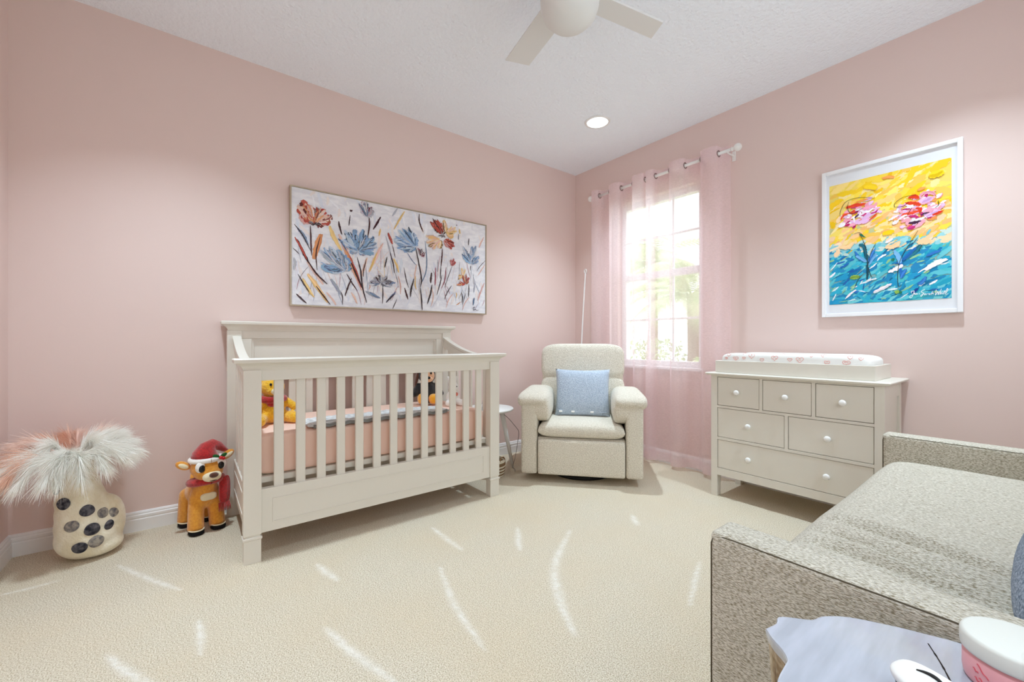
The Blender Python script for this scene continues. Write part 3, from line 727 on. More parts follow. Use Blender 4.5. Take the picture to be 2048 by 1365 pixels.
# coiled basket
BX, BY = -2.585, 1.815
bk = thing('rope_basket', 'small striped rope basket on the carpet under the round side table', 'basket', (BX, BY, 0))
M_rope1 = mat('cream_rope', (226, 216, 196), .9, .1, bump=(120, .7, .004)); M_rope2 = mat('brown_rope', (140, 112, 84), .9, .1, bump=(120, .7, .004))
for k in range(11):
    z = .007+k*.0115; r = .082+.014*math.sin(PI*min(1, z/.10)*.6)
    bm = bmesh.new(); tube(bm, [(BX+r*math.cos(q), BY+r*math.sin(q), z) for q in np.linspace(0, 2*PI, 41)], .0064, 8, caps=False)
    obj('coil', bm, M_rope2 if k in (1, 3, 5, 7, 8) else M_rope1, bk, True)
obj('basket_floor', lathe([(0, .002), (.085, .002), (.085, .008), (0, .008)], 36, (BX, BY, 0)), M_rope1, bk)
for a in (20, 200):
    a = math.radians(a); bm = bmesh.new(); d = Vector((-math.sin(a), math.cos(a), 0)); c = Vector((BX+.092*math.cos(a), BY+.092*math.sin(a), .12))
    tube(bm, [c+d*(.03*math.cos(q))+Vector((0, 0, .03*math.sin(q))) for q in np.linspace(0, PI, 12)], .005, 8); obj('handle', bm, M_rope2, bk, True)

# ------------------------------------------------------------------ ceiling fan
FX, FY, FZ = -1.258, 1.290, 2.372
fan = thing('ceiling_fan', 'white ceiling fan with four flat blades and a domed hub', 'ceiling fan', (FX, FY, ZC))
M_fan = mat('fan_white', (226, 227, 226), .45, .4)
obj('hub', lathe([(0, 0), (.045, .004), (.085, .018), (.112, .045), (.124, .08), (.127, .12), (.122, .168), (0, .168)], 48, (FX, FY, FZ)), M_fan, fan, True)
obj('motor_housing', lathe([(.05, .168), (.10, .170), (.105, .18), (.105, .23), (.09, .26), (.06, .28), (.06, ZC-FZ), (0, ZC-FZ)], 40, (FX, FY, FZ)), M_fan, fan, True)
for a in (168, 78, 258, 348):
    bm = bmesh.new(); K = 10; A = []; B = []
    for k in range(K+1):
        r = .11+(.525-.11)*k/K; w0, w1 = .058+.004*k/K, -.058-.002*k/K
        A.append((r, w0, .0)); B.append((r-.045*k/K, w1, 0))
    top = [[bm.verts.new((p[0], p[1], p[2]+h)) for p in L] for L in (A, B) for h in (-.004, .004)]
    a0, a1, b0, b1 = top
    for k in range(K):
        bm.faces.new((a0[k], a0[k+1], b0[k+1], b0[k])); bm.faces.new((a1[k], b1[k], b1[k+1], a1[k+1]))
        bm.faces.new((a0[k], a1[k], a1[k+1], a0[k+1])); bm.faces.new((b0[k], b0[k+1], b1[k+1], b1[k]))
    bm.faces.new((a0[0], b0[0], b1[0], a1[0])); bm.faces.new((a0[K], a1[K], b1[K], b0[K]))
    xf(bm, loc_M((FX, FY, FZ+.150), math.radians(a), 0, math.radians(9)))
    obj('blade', bm, M_fan, fan)

# ------------------------------------------------------------------ pictures
class Strokes:
    def __init__(s): s.v = []; s.f = []; s.c = []; s.k = 0
    def ribbon(s, pts, w, col, taper=.9, jag=0, step=.000004):
        c = catmull(pts, 6); n = len(c); s.k += 1; h = s.k*step; base = len(s.v)
        for i, p in enumerate(c):
            d = c[min(i+1, n-1)]-c[max(i-1, 0)]; L = np.hypot(*d) or 1; nn = np.array((-d[1], d[0]))/L
            ww = w/2*(1-taper+taper*math.sin(PI*(i+.35)/(n-.3))**.6)*(1+(R.uniform(-jag, jag) if jag else 0))
            ww2 = w/2*(1-taper+taper*math.sin(PI*(i+.35)/(n-.3))**.6)*(1+(R.uniform(-jag, jag) if jag else 0))
            a, b = p+nn*ww, p-nn*ww2; s.v += [(a[0], a[1], h), (b[0], b[1], h)]; s.c += [col, col]
        for i in range(n-1): q = base+2*i; s.f.append((q, q+1, q+3, q+2))
    def build(s, name, mapf, m, parent, clip=None):
        V = [tuple(mapf(*( (min(max(x, clip[0]), clip[1]), min(max(y, clip[2]), clip[3])) if clip else (x, y)), h)) for x, y, h in s.v]
        me = bpy.data.meshes.new(name); me.from_pydata(V, [], s.f)
        ca = me.color_attributes.new('Col', 'FLOAT_COLOR', 'POINT'); ca.data.foreach_set('color', np.array([lin(c) for c in s.c], np.float32).reshape(-1))
        o = obj(name, me, m, parent); o['kind'] = 'stuff'; return o
def jit(c, a):
    k = R.uniform(-a, a); return tuple(min(255, max(0, v+k+R.uniform(-a, a)*.25)) for v in c)
ART_A_LINES=[('D',0.0082,[(0.115,0.526),(0.118,0.427),(0.122,0.335)]),('K',0.0073,[(0.019,0.525),(0.066,0.465),(0.115,0.365)]),('S',0.02,[(0.038,0.498),(0.073,0.458),(0.101,0.401)]),('O',0.0382,[(0.18,0.479),(0.157,0.402),(0.137,0.31)]),('D',0.0073,[(0.175,0.466),(0.15,0.354),(0.156,0.239)]),('Y',0.0273,[(0.234,0.546),(0.26,0.48),(0.31,0.387)]),('D',0.0182,[(0.038,0.423),(0.073,0.344),(0.108,0.28)]),('R',0.0127,[(0.023,0.435),(0.059,0.373),(0.094,0.301)]),('D',0.0091,[(0.094,0.301),(0.15,0.215),(0.219,0.151)]),('P',0.02,[(0.094,0.286),(0.143,0.222),(0.194,0.149)]),('Y',0.0291,[(0.097,0.21),(0.15,0.138),(0.223,0.03)]),('Y',0.0218,[(0.069,0.173),(0.101,0.111),(0.136,0.059)]),('K',0.0091,[(0.042,0.204),(0.073,0.146),(0.108,0.088)]),('K',0.0109,[(0.031,0.071),(0.059,0.043),(0.092,0.012)]),('D',0.0064,[(0.15,0.13),(0.201,0.064),(0.238,0.015)]),('P',0.0309,[(0.294,0.497),(0.352,0.365),(0.448,0.129)]),('R',0.0237,[(0.337,0.395),(0.384,0.303),(0.448,0.146)]),('O',0.0182,[(0.325,0.425),(0.368,0.318),(0.416,0.209)]),('D',0.0127,[(0.368,0.326),(0.408,0.241),(0.461,0.122)]),('S',0.0127,[(0.289,0.468),(0.314,0.44),(0.345,0.388)]),('K',0.0109,[(0.416,0.36),(0.44,0.26),(0.453,0.146),(0.483,0.04)]),('D',0.0082,[(0.345,0.234),(0.384,0.173),(0.418,0.119)]),('D',0.0082,[(0.378,0.205),(0.352,0.138),(0.334,0.08)]),('G',0.0218,[(0.242,0.189),(0.275,0.14),(0.31,0.087)]),('K',0.0064,[(0.306,0.11),(0.317,0.071),(0.317,0.015)]),('D',0.0127,[(0.293,0.584),(0.3,0.542),(0.314,0.5)]),('K',0.0073,[(0.368,0.642),(0.364,0.601),(0.36,0.568)]),('D',0.02,[(0.373,0.68),(0.375,0.672),(0.376,0.667)]),('D',0.0091,[(0.5,0.646),(0.502,0.592),(0.49,0.505)]),('D',0.0146,[(0.584,0.67),(0.557,0.618),(0.53,0.572)]),('Y',0.0127,[(0.583,0.58),(0.576,0.554),(0.571,0.528)]),('Y',0.0146,[(0.766,0.747),(0.725,0.674),(0.684,0.597)]),('G',0.0127,[(0.711,0.758),(0.688,0.719),(0.67,0.69)]),('P',0.0237,[(0.6,0.481),(0.548,0.373),(0.498,0.258)]),('Y',0.0146,[(0.557,0.407),(0.523,0.319),(0.502,0.267)]),('P',0.0182,[(0.485,0.365),(0.465,0.288),(0.448,0.228)]),('K',0.0082,[(0.481,0.356),(0.461,0.271),(0.458,0.221)]),('R',0.02,[(0.639,0.564),(0.657,0.524),(0.672,0.483)]),('D',0.0055,[(0.67,0.483),(0.684,0.433),(0.693,0.391)]),('G',0.0109,[(0.622,0.536),(0.648,0.454),(0.67,0.37)]),('K',0.0082,[(0.631,0.385),(0.622,0.348),(0.613,0.304)]),('K',0.0091,[(0.653,0.42),(0.675,0.345),(0.688,0.269)]),('Y',0.0164,[(0.679,0.38),(0.706,0.331),(0.72,0.281)]),('K',0.0082,[(0.598,0.17),(0.6,0.107),(0.596,0.038)]),('G',0.0237,[(0.477,0.123),(0.523,0.101),(0.574,0.079)]),('S',0.0146,[(0.506,0.113),(0.54,0.098),(0.581,0.08)]),('S',0.0127,[(0.697,0.135),(0.661,0.094),(0.626,0.057)]),('K',0.0064,[(0.693,0.122),(0.657,0.085),(0.622,0.052)]),('K',0.0055,[(0.706,0.079),(0.688,0.043),(0.672,0.003)]),('K',0.0109,[(0.856,0.487),(0.88,0.378),(0.904,0.254),(0.894,0.181)]),('S',0.0091,[(0.934,0.548),(0.949,0.404),(0.939,0.294),(0.894,0.199)]),('K',0.0082,[(0.894,0.181),(0.904,0.091),(0.909,0.01)]),('S',0.0064,[(0.789,0.438),(0.827,0.38),(0.861,0.349)]),('D',0.0109,[(0.885,0.748),(0.885,0.694),(0.899,0.651),(0.919,0.613)]),('P',0.0109,[(0.865,0.358),(0.851,0.294),(0.846,0.24)]),('K',0.0064,[(0.761,0.32),(0.78,0.234),(0.799,0.173)]),('K',0.0118,[(0.841,0.244),(0.818,0.157),(0.813,0.103)]),('D',0.0118,[(0.766,0.171),(0.78,0.128),(0.794,0.084)]),('Y',0.0109,[(0.856,0.267),(0.851,0.204),(0.861,0.16)]),('D',0.0109,[(1.084,0.509),(1.081,0.439),(1.071,0.353)]),('K',0.0064,[(1.071,0.353),(1.068,0.316),(1.066,0.269)]),('M',0.0109,[(1.024,0.348),(1.024,0.265),(1.019,0.209)]),('K',0.0164,[(0.989,0.308),(0.984,0.261),(0.981,0.224)]),('K',0.0127,[(0.994,0.216),(0.979,0.133),(0.954,0.058)]),('K',0.0073,[(1.081,0.298),(1.061,0.213),(1.035,0.136)]),('M',0.0082,[(1.118,0.359),(1.108,0.263),(1.076,0.186)]),('K',0.0046,[(1.172,0.374),(1.14,0.295),(1.102,0.188)]),('K',0.0055,[(1.167,0.217),(1.129,0.162),(1.102,0.103)]),('K',0.0082,[(1.333,0.24),(1.333,0.186),(1.328,0.132)]),('K',0.0073,[(1.353,0.404),(1.348,0.383),(1.348,0.359)]),('K',0.0055,[(1.333,0.626),(1.33,0.597),(1.328,0.567)]),('K',0.0055,[(1.235,0.65),(1.233,0.621),(1.233,0.597)]),('Y',0.0146,[(1.243,0.69),(1.243,0.671),(1.249,0.652)]),('G',0.0127,[(1.391,0.279),(1.386,0.22),(1.38,0.18)]),('S',0.0146,[(1.386,0.131),(1.38,0.101),(1.374,0.071)]),('P',0.0127,[(1.481,0.659),(1.45,0.604),(1.433,0.562)]),('P',0.0091,[(1.493,0.429),(1.456,0.375),(1.421,0.322)]),('K',0.0046,[(1.499,0.46),(1.445,0.404),(1.409,0.36)]),('P',0.0164,[(1.487,0.268),(1.445,0.174),(1.421,0.113)]),('Y',0.0091,[(1.21,0.168),(1.216,0.144),(1.21,0.12)]),('O',0.0073,[(1.254,0.089),(1.232,0.073),(1.21,0.062)]),('K',0.0055,[(1.26,0.171),(1.271,0.133),(1.265,0.085)]),('K',0.0055,[(1.299,0.164),(1.288,0.125),(1.271,0.075)]),('G',0.0164,[(0.018,0.307),(0.025,0.27),(0.018,0.224)]),('P',0.0146,[(0.376,0.107),(0.4,0.068),(0.416,0.028)]),('P',0.0127,[(0.216,0.096),(0.253,0.051),(0.275,0.013)]),('P',0.0109,[(0.715,0.254),(0.734,0.186),(0.734,0.116)]),('G',0.0091,[(1.045,0.416),(1.045,0.378),(1.04,0.322)]),('P',0.0091,[(1.183,0.156),(1.14,0.096),(1.118,0.039)]),('P',0.0091,[(1.339,0.138),(1.294,0.086),(1.271,0.027)]),('P',0.0091,[(0.994,0.189),(1.004,0.116),(0.984,0.041)]),('P',0.0091,[(0.498,0.183),(0.506,0.159),(0.498,0.133)]),('K',0.0046,[(0.011,0.366),(0.031,0.346),(0.049,0.33)]),('K',0.0027,[(1.362,0.041),(1.386,0.057),(1.374,0.027),(1.397,0.038),(1.409,0.028),(1.433,0.034)]),('M',0.0027,[(1.38,0.022),(1.409,0.063),(1.421,0.083)]),('K',0.0091,[(1.213,0.721),(1.217,0.716),(1.219,0.711)])]
ART_A_PETALS=[('RROP',(0.143,0.543),[(0.045,0.635),(0.073,0.671),(0.115,0.657),(0.165,0.643),(0.205,0.655),(0.249,0.612),(0.23,0.577),(0.055,0.584),(0.094,0.584),(0.194,0.602),(0.143,0.585)],0.0637),('GGSM',(0.485,0.648),[(0.432,0.728),(0.453,0.745),(0.481,0.755),(0.519,0.729),(0.531,0.698),(0.49,0.715)],0.0419),('BBSGB',(0.424,0.398),[(0.302,0.462),(0.337,0.524),(0.36,0.495),(0.4,0.534),(0.457,0.551),(0.481,0.514),(0.531,0.513),(0.553,0.474),(0.548,0.44),(0.523,0.395),(0.465,0.379),(0.368,0.383),(0.337,0.427),(0.432,0.473)],0.0473),('BSGB',(0.337,0.25),[(0.179,0.366),(0.201,0.384),(0.238,0.393),(0.291,0.381),(0.329,0.353),(0.352,0.3),(0.23,0.262),(0.186,0.265),(0.268,0.322),(0.306,0.303)],0.0546),('BBSB',(0.856,0.487),[(0.693,0.521),(0.706,0.497),(0.734,0.553),(0.715,0.463),(0.752,0.609),(0.799,0.625),(0.837,0.605),(0.761,0.443),(0.808,0.449),(0.861,0.546),(0.725,0.587)],0.04),('RDR',(1.081,0.621),[(0.979,0.701),(1.004,0.724),(1.04,0.73),(1.076,0.709),(1.092,0.684),(1.014,0.67)],0.0364),('YPY',(1.071,0.577),[(0.949,0.586),(0.949,0.541),(0.964,0.506),(1.004,0.494),(1.055,0.51)],0.0419),('YPY',(1.118,0.627),[(1.194,0.691),(1.21,0.665),(1.183,0.623),(1.14,0.673),(1.097,0.736)],0.0364),('RMR',(1.097,0.581),[(1.194,0.538),(1.167,0.516),(1.129,0.525),(1.183,0.566)],0.0309),('MGD',(0.899,0.425),[(0.875,0.476),(0.909,0.485),(0.934,0.457),(0.929,0.433)],0.02),('GGSK',(0.583,0.186),[(0.502,0.179),(0.51,0.197),(0.544,0.229),(0.583,0.25),(0.631,0.241),(0.684,0.199),(0.67,0.176),(0.635,0.182),(0.557,0.239)],0.0328),('BBGS',(1.356,0.414),[(1.271,0.482),(1.282,0.541),(1.305,0.525),(1.362,0.552),(1.397,0.567),(1.427,0.481),(1.421,0.446),(1.339,0.48)],0.0309),('RMR',(1.167,0.378),[(1.161,0.43),(1.188,0.438),(1.205,0.416)],0.02),('RMY',(1.299,0.242),[(1.271,0.317),(1.305,0.325),(1.333,0.294),(1.221,0.231),(1.328,0.264)],0.0237),('YYP',(1.271,0.307),[(1.265,0.37),(1.294,0.368),(1.227,0.303),(1.232,0.275)],0.02),('KKK',(1.087,0.617),[(1.045,0.601),(1.071,0.643),(1.113,0.645),(1.108,0.602),(1.081,0.593)],0.0082),('KDK',(0.136,0.545),[(0.101,0.547),(0.125,0.532),(0.165,0.542),(0.183,0.545)],0.0146)]
SIGNATURE=[[(0.412,0.123),(0.419,0.128),(0.419,0.119),(0.412,0.097),(0.405,0.09),(0.402,0.096),(0.41,0.105),(0.42,0.109)],[(0.409,0.116),(0.408,0.124),(0.413,0.129)],[(0.42,0.109),(0.419,0.115),(0.423,0.114),(0.422,0.107),(0.426,0.109)],[(0.427,0.114),(0.427,0.106),(0.431,0.113),(0.433,0.106)],[(0.44,0.112),(0.44,0.106)],[(0.443,0.121),(0.443,0.12)],[(0.462,0.132),(0.449,0.123),(0.451,0.115),(0.458,0.111),(0.451,0.099),(0.447,0.094),(0.446,0.1),(0.455,0.108)],[(0.464,0.108),(0.46,0.105),(0.461,0.101),(0.466,0.108),(0.467,0.101)],[(0.471,0.108),(0.471,0.102),(0.472,0.107),(0.476,0.108)],[(0.481,0.108),(0.477,0.104),(0.479,0.101),(0.482,0.107),(0.483,0.101)],[(0.491,0.119),(0.486,0.101),(0.492,0.109),(0.495,0.101)],[(0.505,0.126),(0.502,0.096),(0.511,0.116),(0.512,0.097),(0.518,0.119)],[(0.524,0.129),(0.518,0.098),(0.524,0.109),(0.525,0.099)],[(0.53,0.109),(0.529,0.099)],[(0.529,0.114),(0.53,0.115)],[(0.537,0.119),(0.533,0.098)],[(0.532,0.11),(0.54,0.111)],[(0.538,0.104),(0.543,0.107),(0.548,0.123),(0.545,0.127),(0.539,0.099),(0.55,0.1)]]
INK_LINES=[[(0.091,0.613),(0.094,0.648),(0.12,0.695),(0.182,0.704),(0.255,0.68)],[(0.134,0.691),(0.127,0.658),(0.148,0.617),(0.203,0.638)],[(0.338,0.608),(0.341,0.628),(0.374,0.652),(0.427,0.653)],[(0.338,0.608),(0.374,0.603),(0.398,0.621)],[(0.512,0.599),(0.514,0.575),(0.501,0.563)],[(0.41,0.586),(0.392,0.55)],[(0.182,0.492),(0.203,0.44),(0.216,0.377),(0.223,0.29),(0.219,0.209)],[(0.219,0.308),(0.233,0.246),(0.242,0.219)],[(0.158,0.492),(0.182,0.496),(0.199,0.479)],[(0.259,0.421),(0.236,0.365),(0.226,0.307)],[(0.435,0.456),(0.404,0.394),(0.374,0.334),(0.356,0.271),(0.353,0.198),(0.357,0.158),(0.368,0.163)],[(0.433,0.416),(0.416,0.391),(0.398,0.379)],[(0.203,0.25),(0.175,0.21),(0.162,0.168)]]
ART_B_DABS=[('red',0.0189,[(0.12,0.659),(0.162,0.662),(0.209,0.658)]),('red',0.0176,[(0.134,0.621),(0.155,0.624),(0.158,0.637)]),('red',0.0113,[(0.094,0.594),(0.112,0.617),(0.134,0.621)]),('lil',0.0189,[(0.141,0.575),(0.182,0.557),(0.223,0.565)]),('lil',0.0214,[(0.196,0.571),(0.229,0.589),(0.262,0.606)]),('pnk',0.0189,[(0.182,0.626),(0.216,0.635),(0.255,0.638)]),('wht',0.0101,[(0.175,0.637),(0.203,0.612),(0.182,0.591)]),('lil',0.0164,[(0.203,0.681),(0.223,0.685),(0.242,0.688)]),('mag',0.0139,[(0.105,0.552),(0.123,0.552),(0.137,0.558)]),('wht',0.0151,[(0.084,0.552),(0.105,0.556),(0.112,0.572)]),('plm',0.0101,[(0.162,0.588),(0.172,0.598),(0.182,0.604)]),('wht',0.0088,[(0.134,0.585),(0.155,0.589),(0.162,0.561)]),('red',0.0063,[(0.229,0.563),(0.249,0.576),(0.262,0.589)]),('pnk',0.0113,[(0.112,0.581),(0.134,0.585),(0.148,0.6)]),('wht',0.0076,[(0.209,0.611),(0.229,0.614),(0.249,0.627)]),('org',0.0101,[(0.168,0.682),(0.196,0.683),(0.223,0.685)]),('mag',0.0076,[(0.236,0.596),(0.255,0.599),(0.268,0.609)]),('red',0.0214,[(0.398,0.645),(0.422,0.643),(0.439,0.63)]),('red',0.0189,[(0.386,0.616),(0.422,0.607),(0.445,0.589)]),('red',0.0164,[(0.368,0.555),(0.398,0.556),(0.445,0.561)]),('red',0.0139,[(0.427,0.581),(0.442,0.57),(0.445,0.553)]),('lil',0.0277,[(0.456,0.606),(0.479,0.615),(0.49,0.62)]),('pnk',0.029,[(0.462,0.549),(0.49,0.565),(0.512,0.575)]),('lil',0.0214,[(0.467,0.524),(0.495,0.533),(0.523,0.542)]),('wht',0.0113,[(0.374,0.578),(0.398,0.589),(0.416,0.6)]),('wht',0.0101,[(0.35,0.527),(0.374,0.546),(0.392,0.55)]),('red',0.0151,[(0.49,0.526),(0.506,0.53),(0.528,0.54)]),('mag',0.0139,[(0.398,0.54),(0.422,0.535),(0.439,0.522)]),('mag',0.0214,[(0.392,0.477),(0.407,0.478),(0.424,0.478)]),('plm',0.0164,[(0.398,0.504),(0.422,0.502),(0.442,0.506)]),('lil',0.0176,[(0.362,0.487),(0.371,0.489),(0.38,0.487)]),('wht',0.0113,[(0.41,0.521),(0.433,0.516),(0.467,0.524)]),('pnk',0.0151,[(0.368,0.515),(0.392,0.525),(0.41,0.521)]),('org',0.0151,[(0.433,0.676),(0.447,0.679),(0.462,0.683)]),('pnk',0.0164,[(0.456,0.653),(0.479,0.651),(0.501,0.633)]),('plm',0.0063,[(0.445,0.537),(0.462,0.541),(0.479,0.545)]),('wht',0.0101,[(0.49,0.565),(0.506,0.569),(0.517,0.57)]),('mag',0.0088,[(0.368,0.584),(0.386,0.584),(0.404,0.583)]),('dtl',0.0164,[(0.182,0.426),(0.199,0.415),(0.213,0.386)]),('dtl',0.0151,[(0.203,0.397),(0.219,0.342),(0.223,0.308)]),('blu',0.0151,[(0.162,0.387),(0.182,0.348),(0.209,0.318)]),('lbl',0.0164,[(0.168,0.359),(0.196,0.337),(0.216,0.317)]),('blu',0.0139,[(0.255,0.387),(0.242,0.356),(0.226,0.316)]),('lbl',0.0113,[(0.262,0.361),(0.249,0.338),(0.229,0.298)]),('grn',0.0088,[(0.209,0.464),(0.196,0.476),(0.186,0.487)]),('dtl',0.0101,[(0.216,0.3),(0.223,0.256),(0.219,0.214)]),('wht',0.0076,[(0.216,0.205),(0.242,0.211),(0.262,0.213)]),('dtl',0.0214,[(0.45,0.377),(0.422,0.342),(0.386,0.312)]),('blu',0.0164,[(0.427,0.365),(0.398,0.33),(0.374,0.301)]),('blu',0.0139,[(0.368,0.319),(0.362,0.27),(0.368,0.221)]),('lbl',0.0189,[(0.338,0.365),(0.356,0.321),(0.362,0.287)]),('blu',0.0189,[(0.386,0.251),(0.374,0.228),(0.368,0.204)]),('blu',0.0126,[(0.523,0.333),(0.495,0.322),(0.467,0.311)]),('wht',0.0227,[(0.544,0.283),(0.501,0.266),(0.462,0.237)]),('wht',0.0202,[(0.374,0.277),(0.344,0.257),(0.313,0.244)]),('wht',0.0176,[(0.325,0.176),(0.288,0.155),(0.249,0.134)]),('wht',0.0126,[(0.332,0.432),(0.313,0.419),(0.3,0.413)]),('grn',0.0139,[(0.338,0.319),(0.332,0.312),(0.329,0.308)]),('ylg',0.0214,[(0.344,0.133),(0.35,0.128),(0.356,0.124)]),('grn',0.0126,[(0.362,0.131),(0.365,0.123),(0.368,0.119)]),('ylg',0.0252,[(0.141,0.232),(0.162,0.234),(0.182,0.235)]),('blu',0.0189,[(0.467,0.2),(0.45,0.171),(0.433,0.165)]),('dbl',0.0139,[(0.433,0.141),(0.422,0.126),(0.41,0.119)]),('blu',0.0113,[(0.134,0.321),(0.112,0.306),(0.091,0.3)]),('blu',0.0101,[(0.182,0.149),(0.168,0.141),(0.162,0.137)]),('wht',0.0101,[(0.12,0.11),(0.141,0.135),(0.168,0.159)]),('yel',0.0378,[(0.203,0.759),(0.229,0.76),(0.262,0.733)]),('yel',0.0378,[(0.479,0.741),(0.506,0.74),(0.533,0.747)]),('yel',0.0252,[(0.288,0.466),(0.313,0.469),(0.338,0.472)]),('org',0.0151,[(0.338,0.777),(0.313,0.785),(0.288,0.784)]),('pch',0.0277,[(0.091,0.425),(0.127,0.419),(0.155,0.44)]),('pch',0.0277,[(0.3,0.388),(0.338,0.389),(0.362,0.41)]),('pch',0.0315,[(0.433,0.388),(0.456,0.392),(0.484,0.386)])]

PAL = {'R': (178, 74, 62), 'D': (70, 34, 36), 'O': (208, 142, 96), 'Y': (228, 190, 128), 'B': (132, 164, 200), 'S': (104, 122, 152), 'G': (170, 170, 182), 'P': (222, 184, 172), 'M': (150, 78, 92), 'K': (66, 50, 54), 'W': (240, 239, 242)}
M_paint = vcol('oil_paint', .45, bump=(160, .5, .003))
AY0, AY1, AZ0, AZ1 = .509, 2.014, 1.251, 2.016
pa = thing('flower_painting', 'wide canvas painting of red, blue and ochre wildflowers in a thin champagne frame', 'painting', (XA, (AY0+AY1)/2, (AZ0+AZ1)/2))
obj('canvas', bx(XA+.004, XA+.036, AY0+.005, AY1-.005, AZ0+.005, AZ1-.005), mat('primed_canvas', (240, 240, 244), .7, .2, noise=(14, (222, 222, 230), (1, 1, 3)), bump=(60, .4, .003)), pa)
M_champ = mat('champagne_frame', (176, 160, 138), .4, .5, metal=.3)
for a in ((AY0-.004, AY0+.004, AZ0-.004, AZ1+.004), (AY1-.004, AY1+.004, AZ0-.004, AZ1+.004), (AY0+.004, AY1-.004, AZ0-.004, AZ0+.004), (AY0+.004, AY1-.004, AZ1-.004, AZ1+.004)):
    obj('frame_rail', bx(XA+.001, XA+.042, *a), M_champ, pa)
S = Strokes()
for k in range(260):       # pale brush texture over the ground
    x, y = R.uniform(.02, 1.48), R.uniform(.02, .74); L = R.uniform(.03, .12); a = R.gauss(1.75, .35)
    c = jit(R.choice([(240, 240, 245), (228, 228, 236), (236, 228, 226), (222, 226, 238)]), 4)
    S.ribbon([(x, y), (x+L/2*math.cos(a)+.004, y+L/2*math.sin(a)), (x+L*math.cos(a), y+L*math.sin(a))], R.uniform(.006, .024), c, jag=.3)
for k in range(70):        # faint grasses
    x = R.uniform(.03, 1.47); y = R.uniform(.02, .3); L = R.uniform(.05, .2); a = R.gauss(1.65, .3)
    c = R.choice(['P', 'G', 'Y', 'P', 'S', 'M', 'K']); w = R.uniform(.002, .006); cc = [(.55*p+.45*q) for p, q in zip(PAL[c], (238, 238, 242))]
    S.ribbon([(x, y), (x+L/2*math.cos(a)+R.uniform(-.01, .01), y+L/2*math.sin(a)), (x+L*math.cos(a), y+L*math.sin(a))], w, cc, jag=.3)
def line_group(L):
    for c, w, pts in L:
        base = PAL[c]
        for q in range(3 if w > .012 else 1):
            o = R.uniform(-.25, .25)*w if q else 0
            S.ribbon([(p[0]+o, p[1]+R.uniform(-.004, .004)) for p in pts], w*(1 if q == 0 else .4), jit(base, 10 if q == 0 else 28), jag=.25)
line_group([l for l in ART_A_LINES if l[0] in 'PGY'])
line_group([l for l in ART_A_LINES if l[0] not in 'PGYK'])
line_group([l for l in ART_A_LINES if l[0] == 'K'])
for cols, b0, tips, w in ART_A_PETALS:
    for rep in range(7):
        for tpt in tips:
            o = R.choice(tips); m_ = R.uniform(0, .35); tx, ty = tpt[0]+(o[0]-tpt[0])*m_*(rep > 1), tpt[1]+(o[1]-tpt[1])*m_*(rep > 1)
            ch_ = cols[0] if rep < 1 else R.choice(cols); c = PAL[ch_]; g = (.95, .7, .5, .4, .3, .22, .16)[rep]
            t0 = .08+.12*rep*R.random(); f1 = 1+R.uniform(-.12, .10)
            bx_, by_ = b0[0]+(tx-b0[0])*t0, b0[1]+(ty-b0[1])*t0; ex, ey = b0[0]+(tx-b0[0])*f1, b0[1]+(ty-b0[1])*f1
            mxp = ((bx_+ex)/2+R.uniform(-.25, .25)*w, (by_+ey)/2+R.uniform(-.25, .25)*w)
            z = R.random()
            cc = jit(c, 16) if z < .62 else (jit([.45*v+.55*242 for v in c], 8) if z < .88 else jit([v*.6 for v in c], 10))
            S.ribbon([(bx_, by_), mxp, (ex, ey)], w*g*R.uniform(.7, 1.1), cc, taper=.8, jag=.45)
line_group([l for l in ART_A_LINES if l[0] in 'KD' and l[1] < .012][::3])
S.build('brush_strokes', lambda x, y, h: (XA+.0365+h, AY0+x, AZ0+y), M_paint, pa, (.006, 1.499, .006, .759))

# framed print on the window wall
BX0, BX1, BZ0, BZ1 = -.867, -.264, 1.168, 2.070
pb_ = thing('framed_print', 'white framed abstract print of two pink flowers over yellow and turquoise', 'framed print', ((BX0+BX1)/2, YB, (BZ0+BZ1)/2))
M_frame = mat('white_gloss_frame', (240, 241, 244), .25, .5)
fw = .021
for n_, a in (('frame_rail', (BX0, BX0+fw, BZ0, BZ1)), ('frame_rail', (BX1-fw, BX1, BZ0, BZ1)), ('frame_rail', (BX0+fw, BX1-fw, BZ0, BZ0+fw)), ('frame_rail', (BX0+fw, BX1-fw, BZ1-fw, BZ1))):
    obj(n_, bx(a[0], a[1], YB-.030, YB-.001, a[2], a[3], bevel=.003, seg=2), M_frame, pb_)
obj('mat_board', bx(BX0+.012, BX1-.012, YB-.016, YB-.004, BZ0+.012, BZ1-.012), mat('mat_board', (226, 227, 231), .8, .2), pb_)
PB = {'red': (226, 70, 40), 'lil': (228, 182, 224), 'pnk': (240, 160, 180), 'wht': (246, 240, 244), 'mag': (190, 40, 110), 'plm': (84, 52, 80), 'org': (242, 158, 84), 'dtl': (20, 92, 112), 'blu': (40, 112, 190), 'lbl': (118, 178, 226), 'grn': (40, 120, 90), 'ylg': (140, 180, 80), 'dbl': (24, 70, 150), 'yel': (248, 206, 30), 'pch': (250, 208, 160)}
PX0, PX1, PZ0, PZ1 = .037, .561, .077, .812
S = Strokes()
S.v += [(PX0, PZ0, 0), (PX1, PZ0, 0), (PX1, PZ1, 0), (PX0, PZ1, 0)]; S.c += [(52, 170, 200)]*2+[(248, 214, 80)]*2; S.f.append((0, 1, 2, 3))
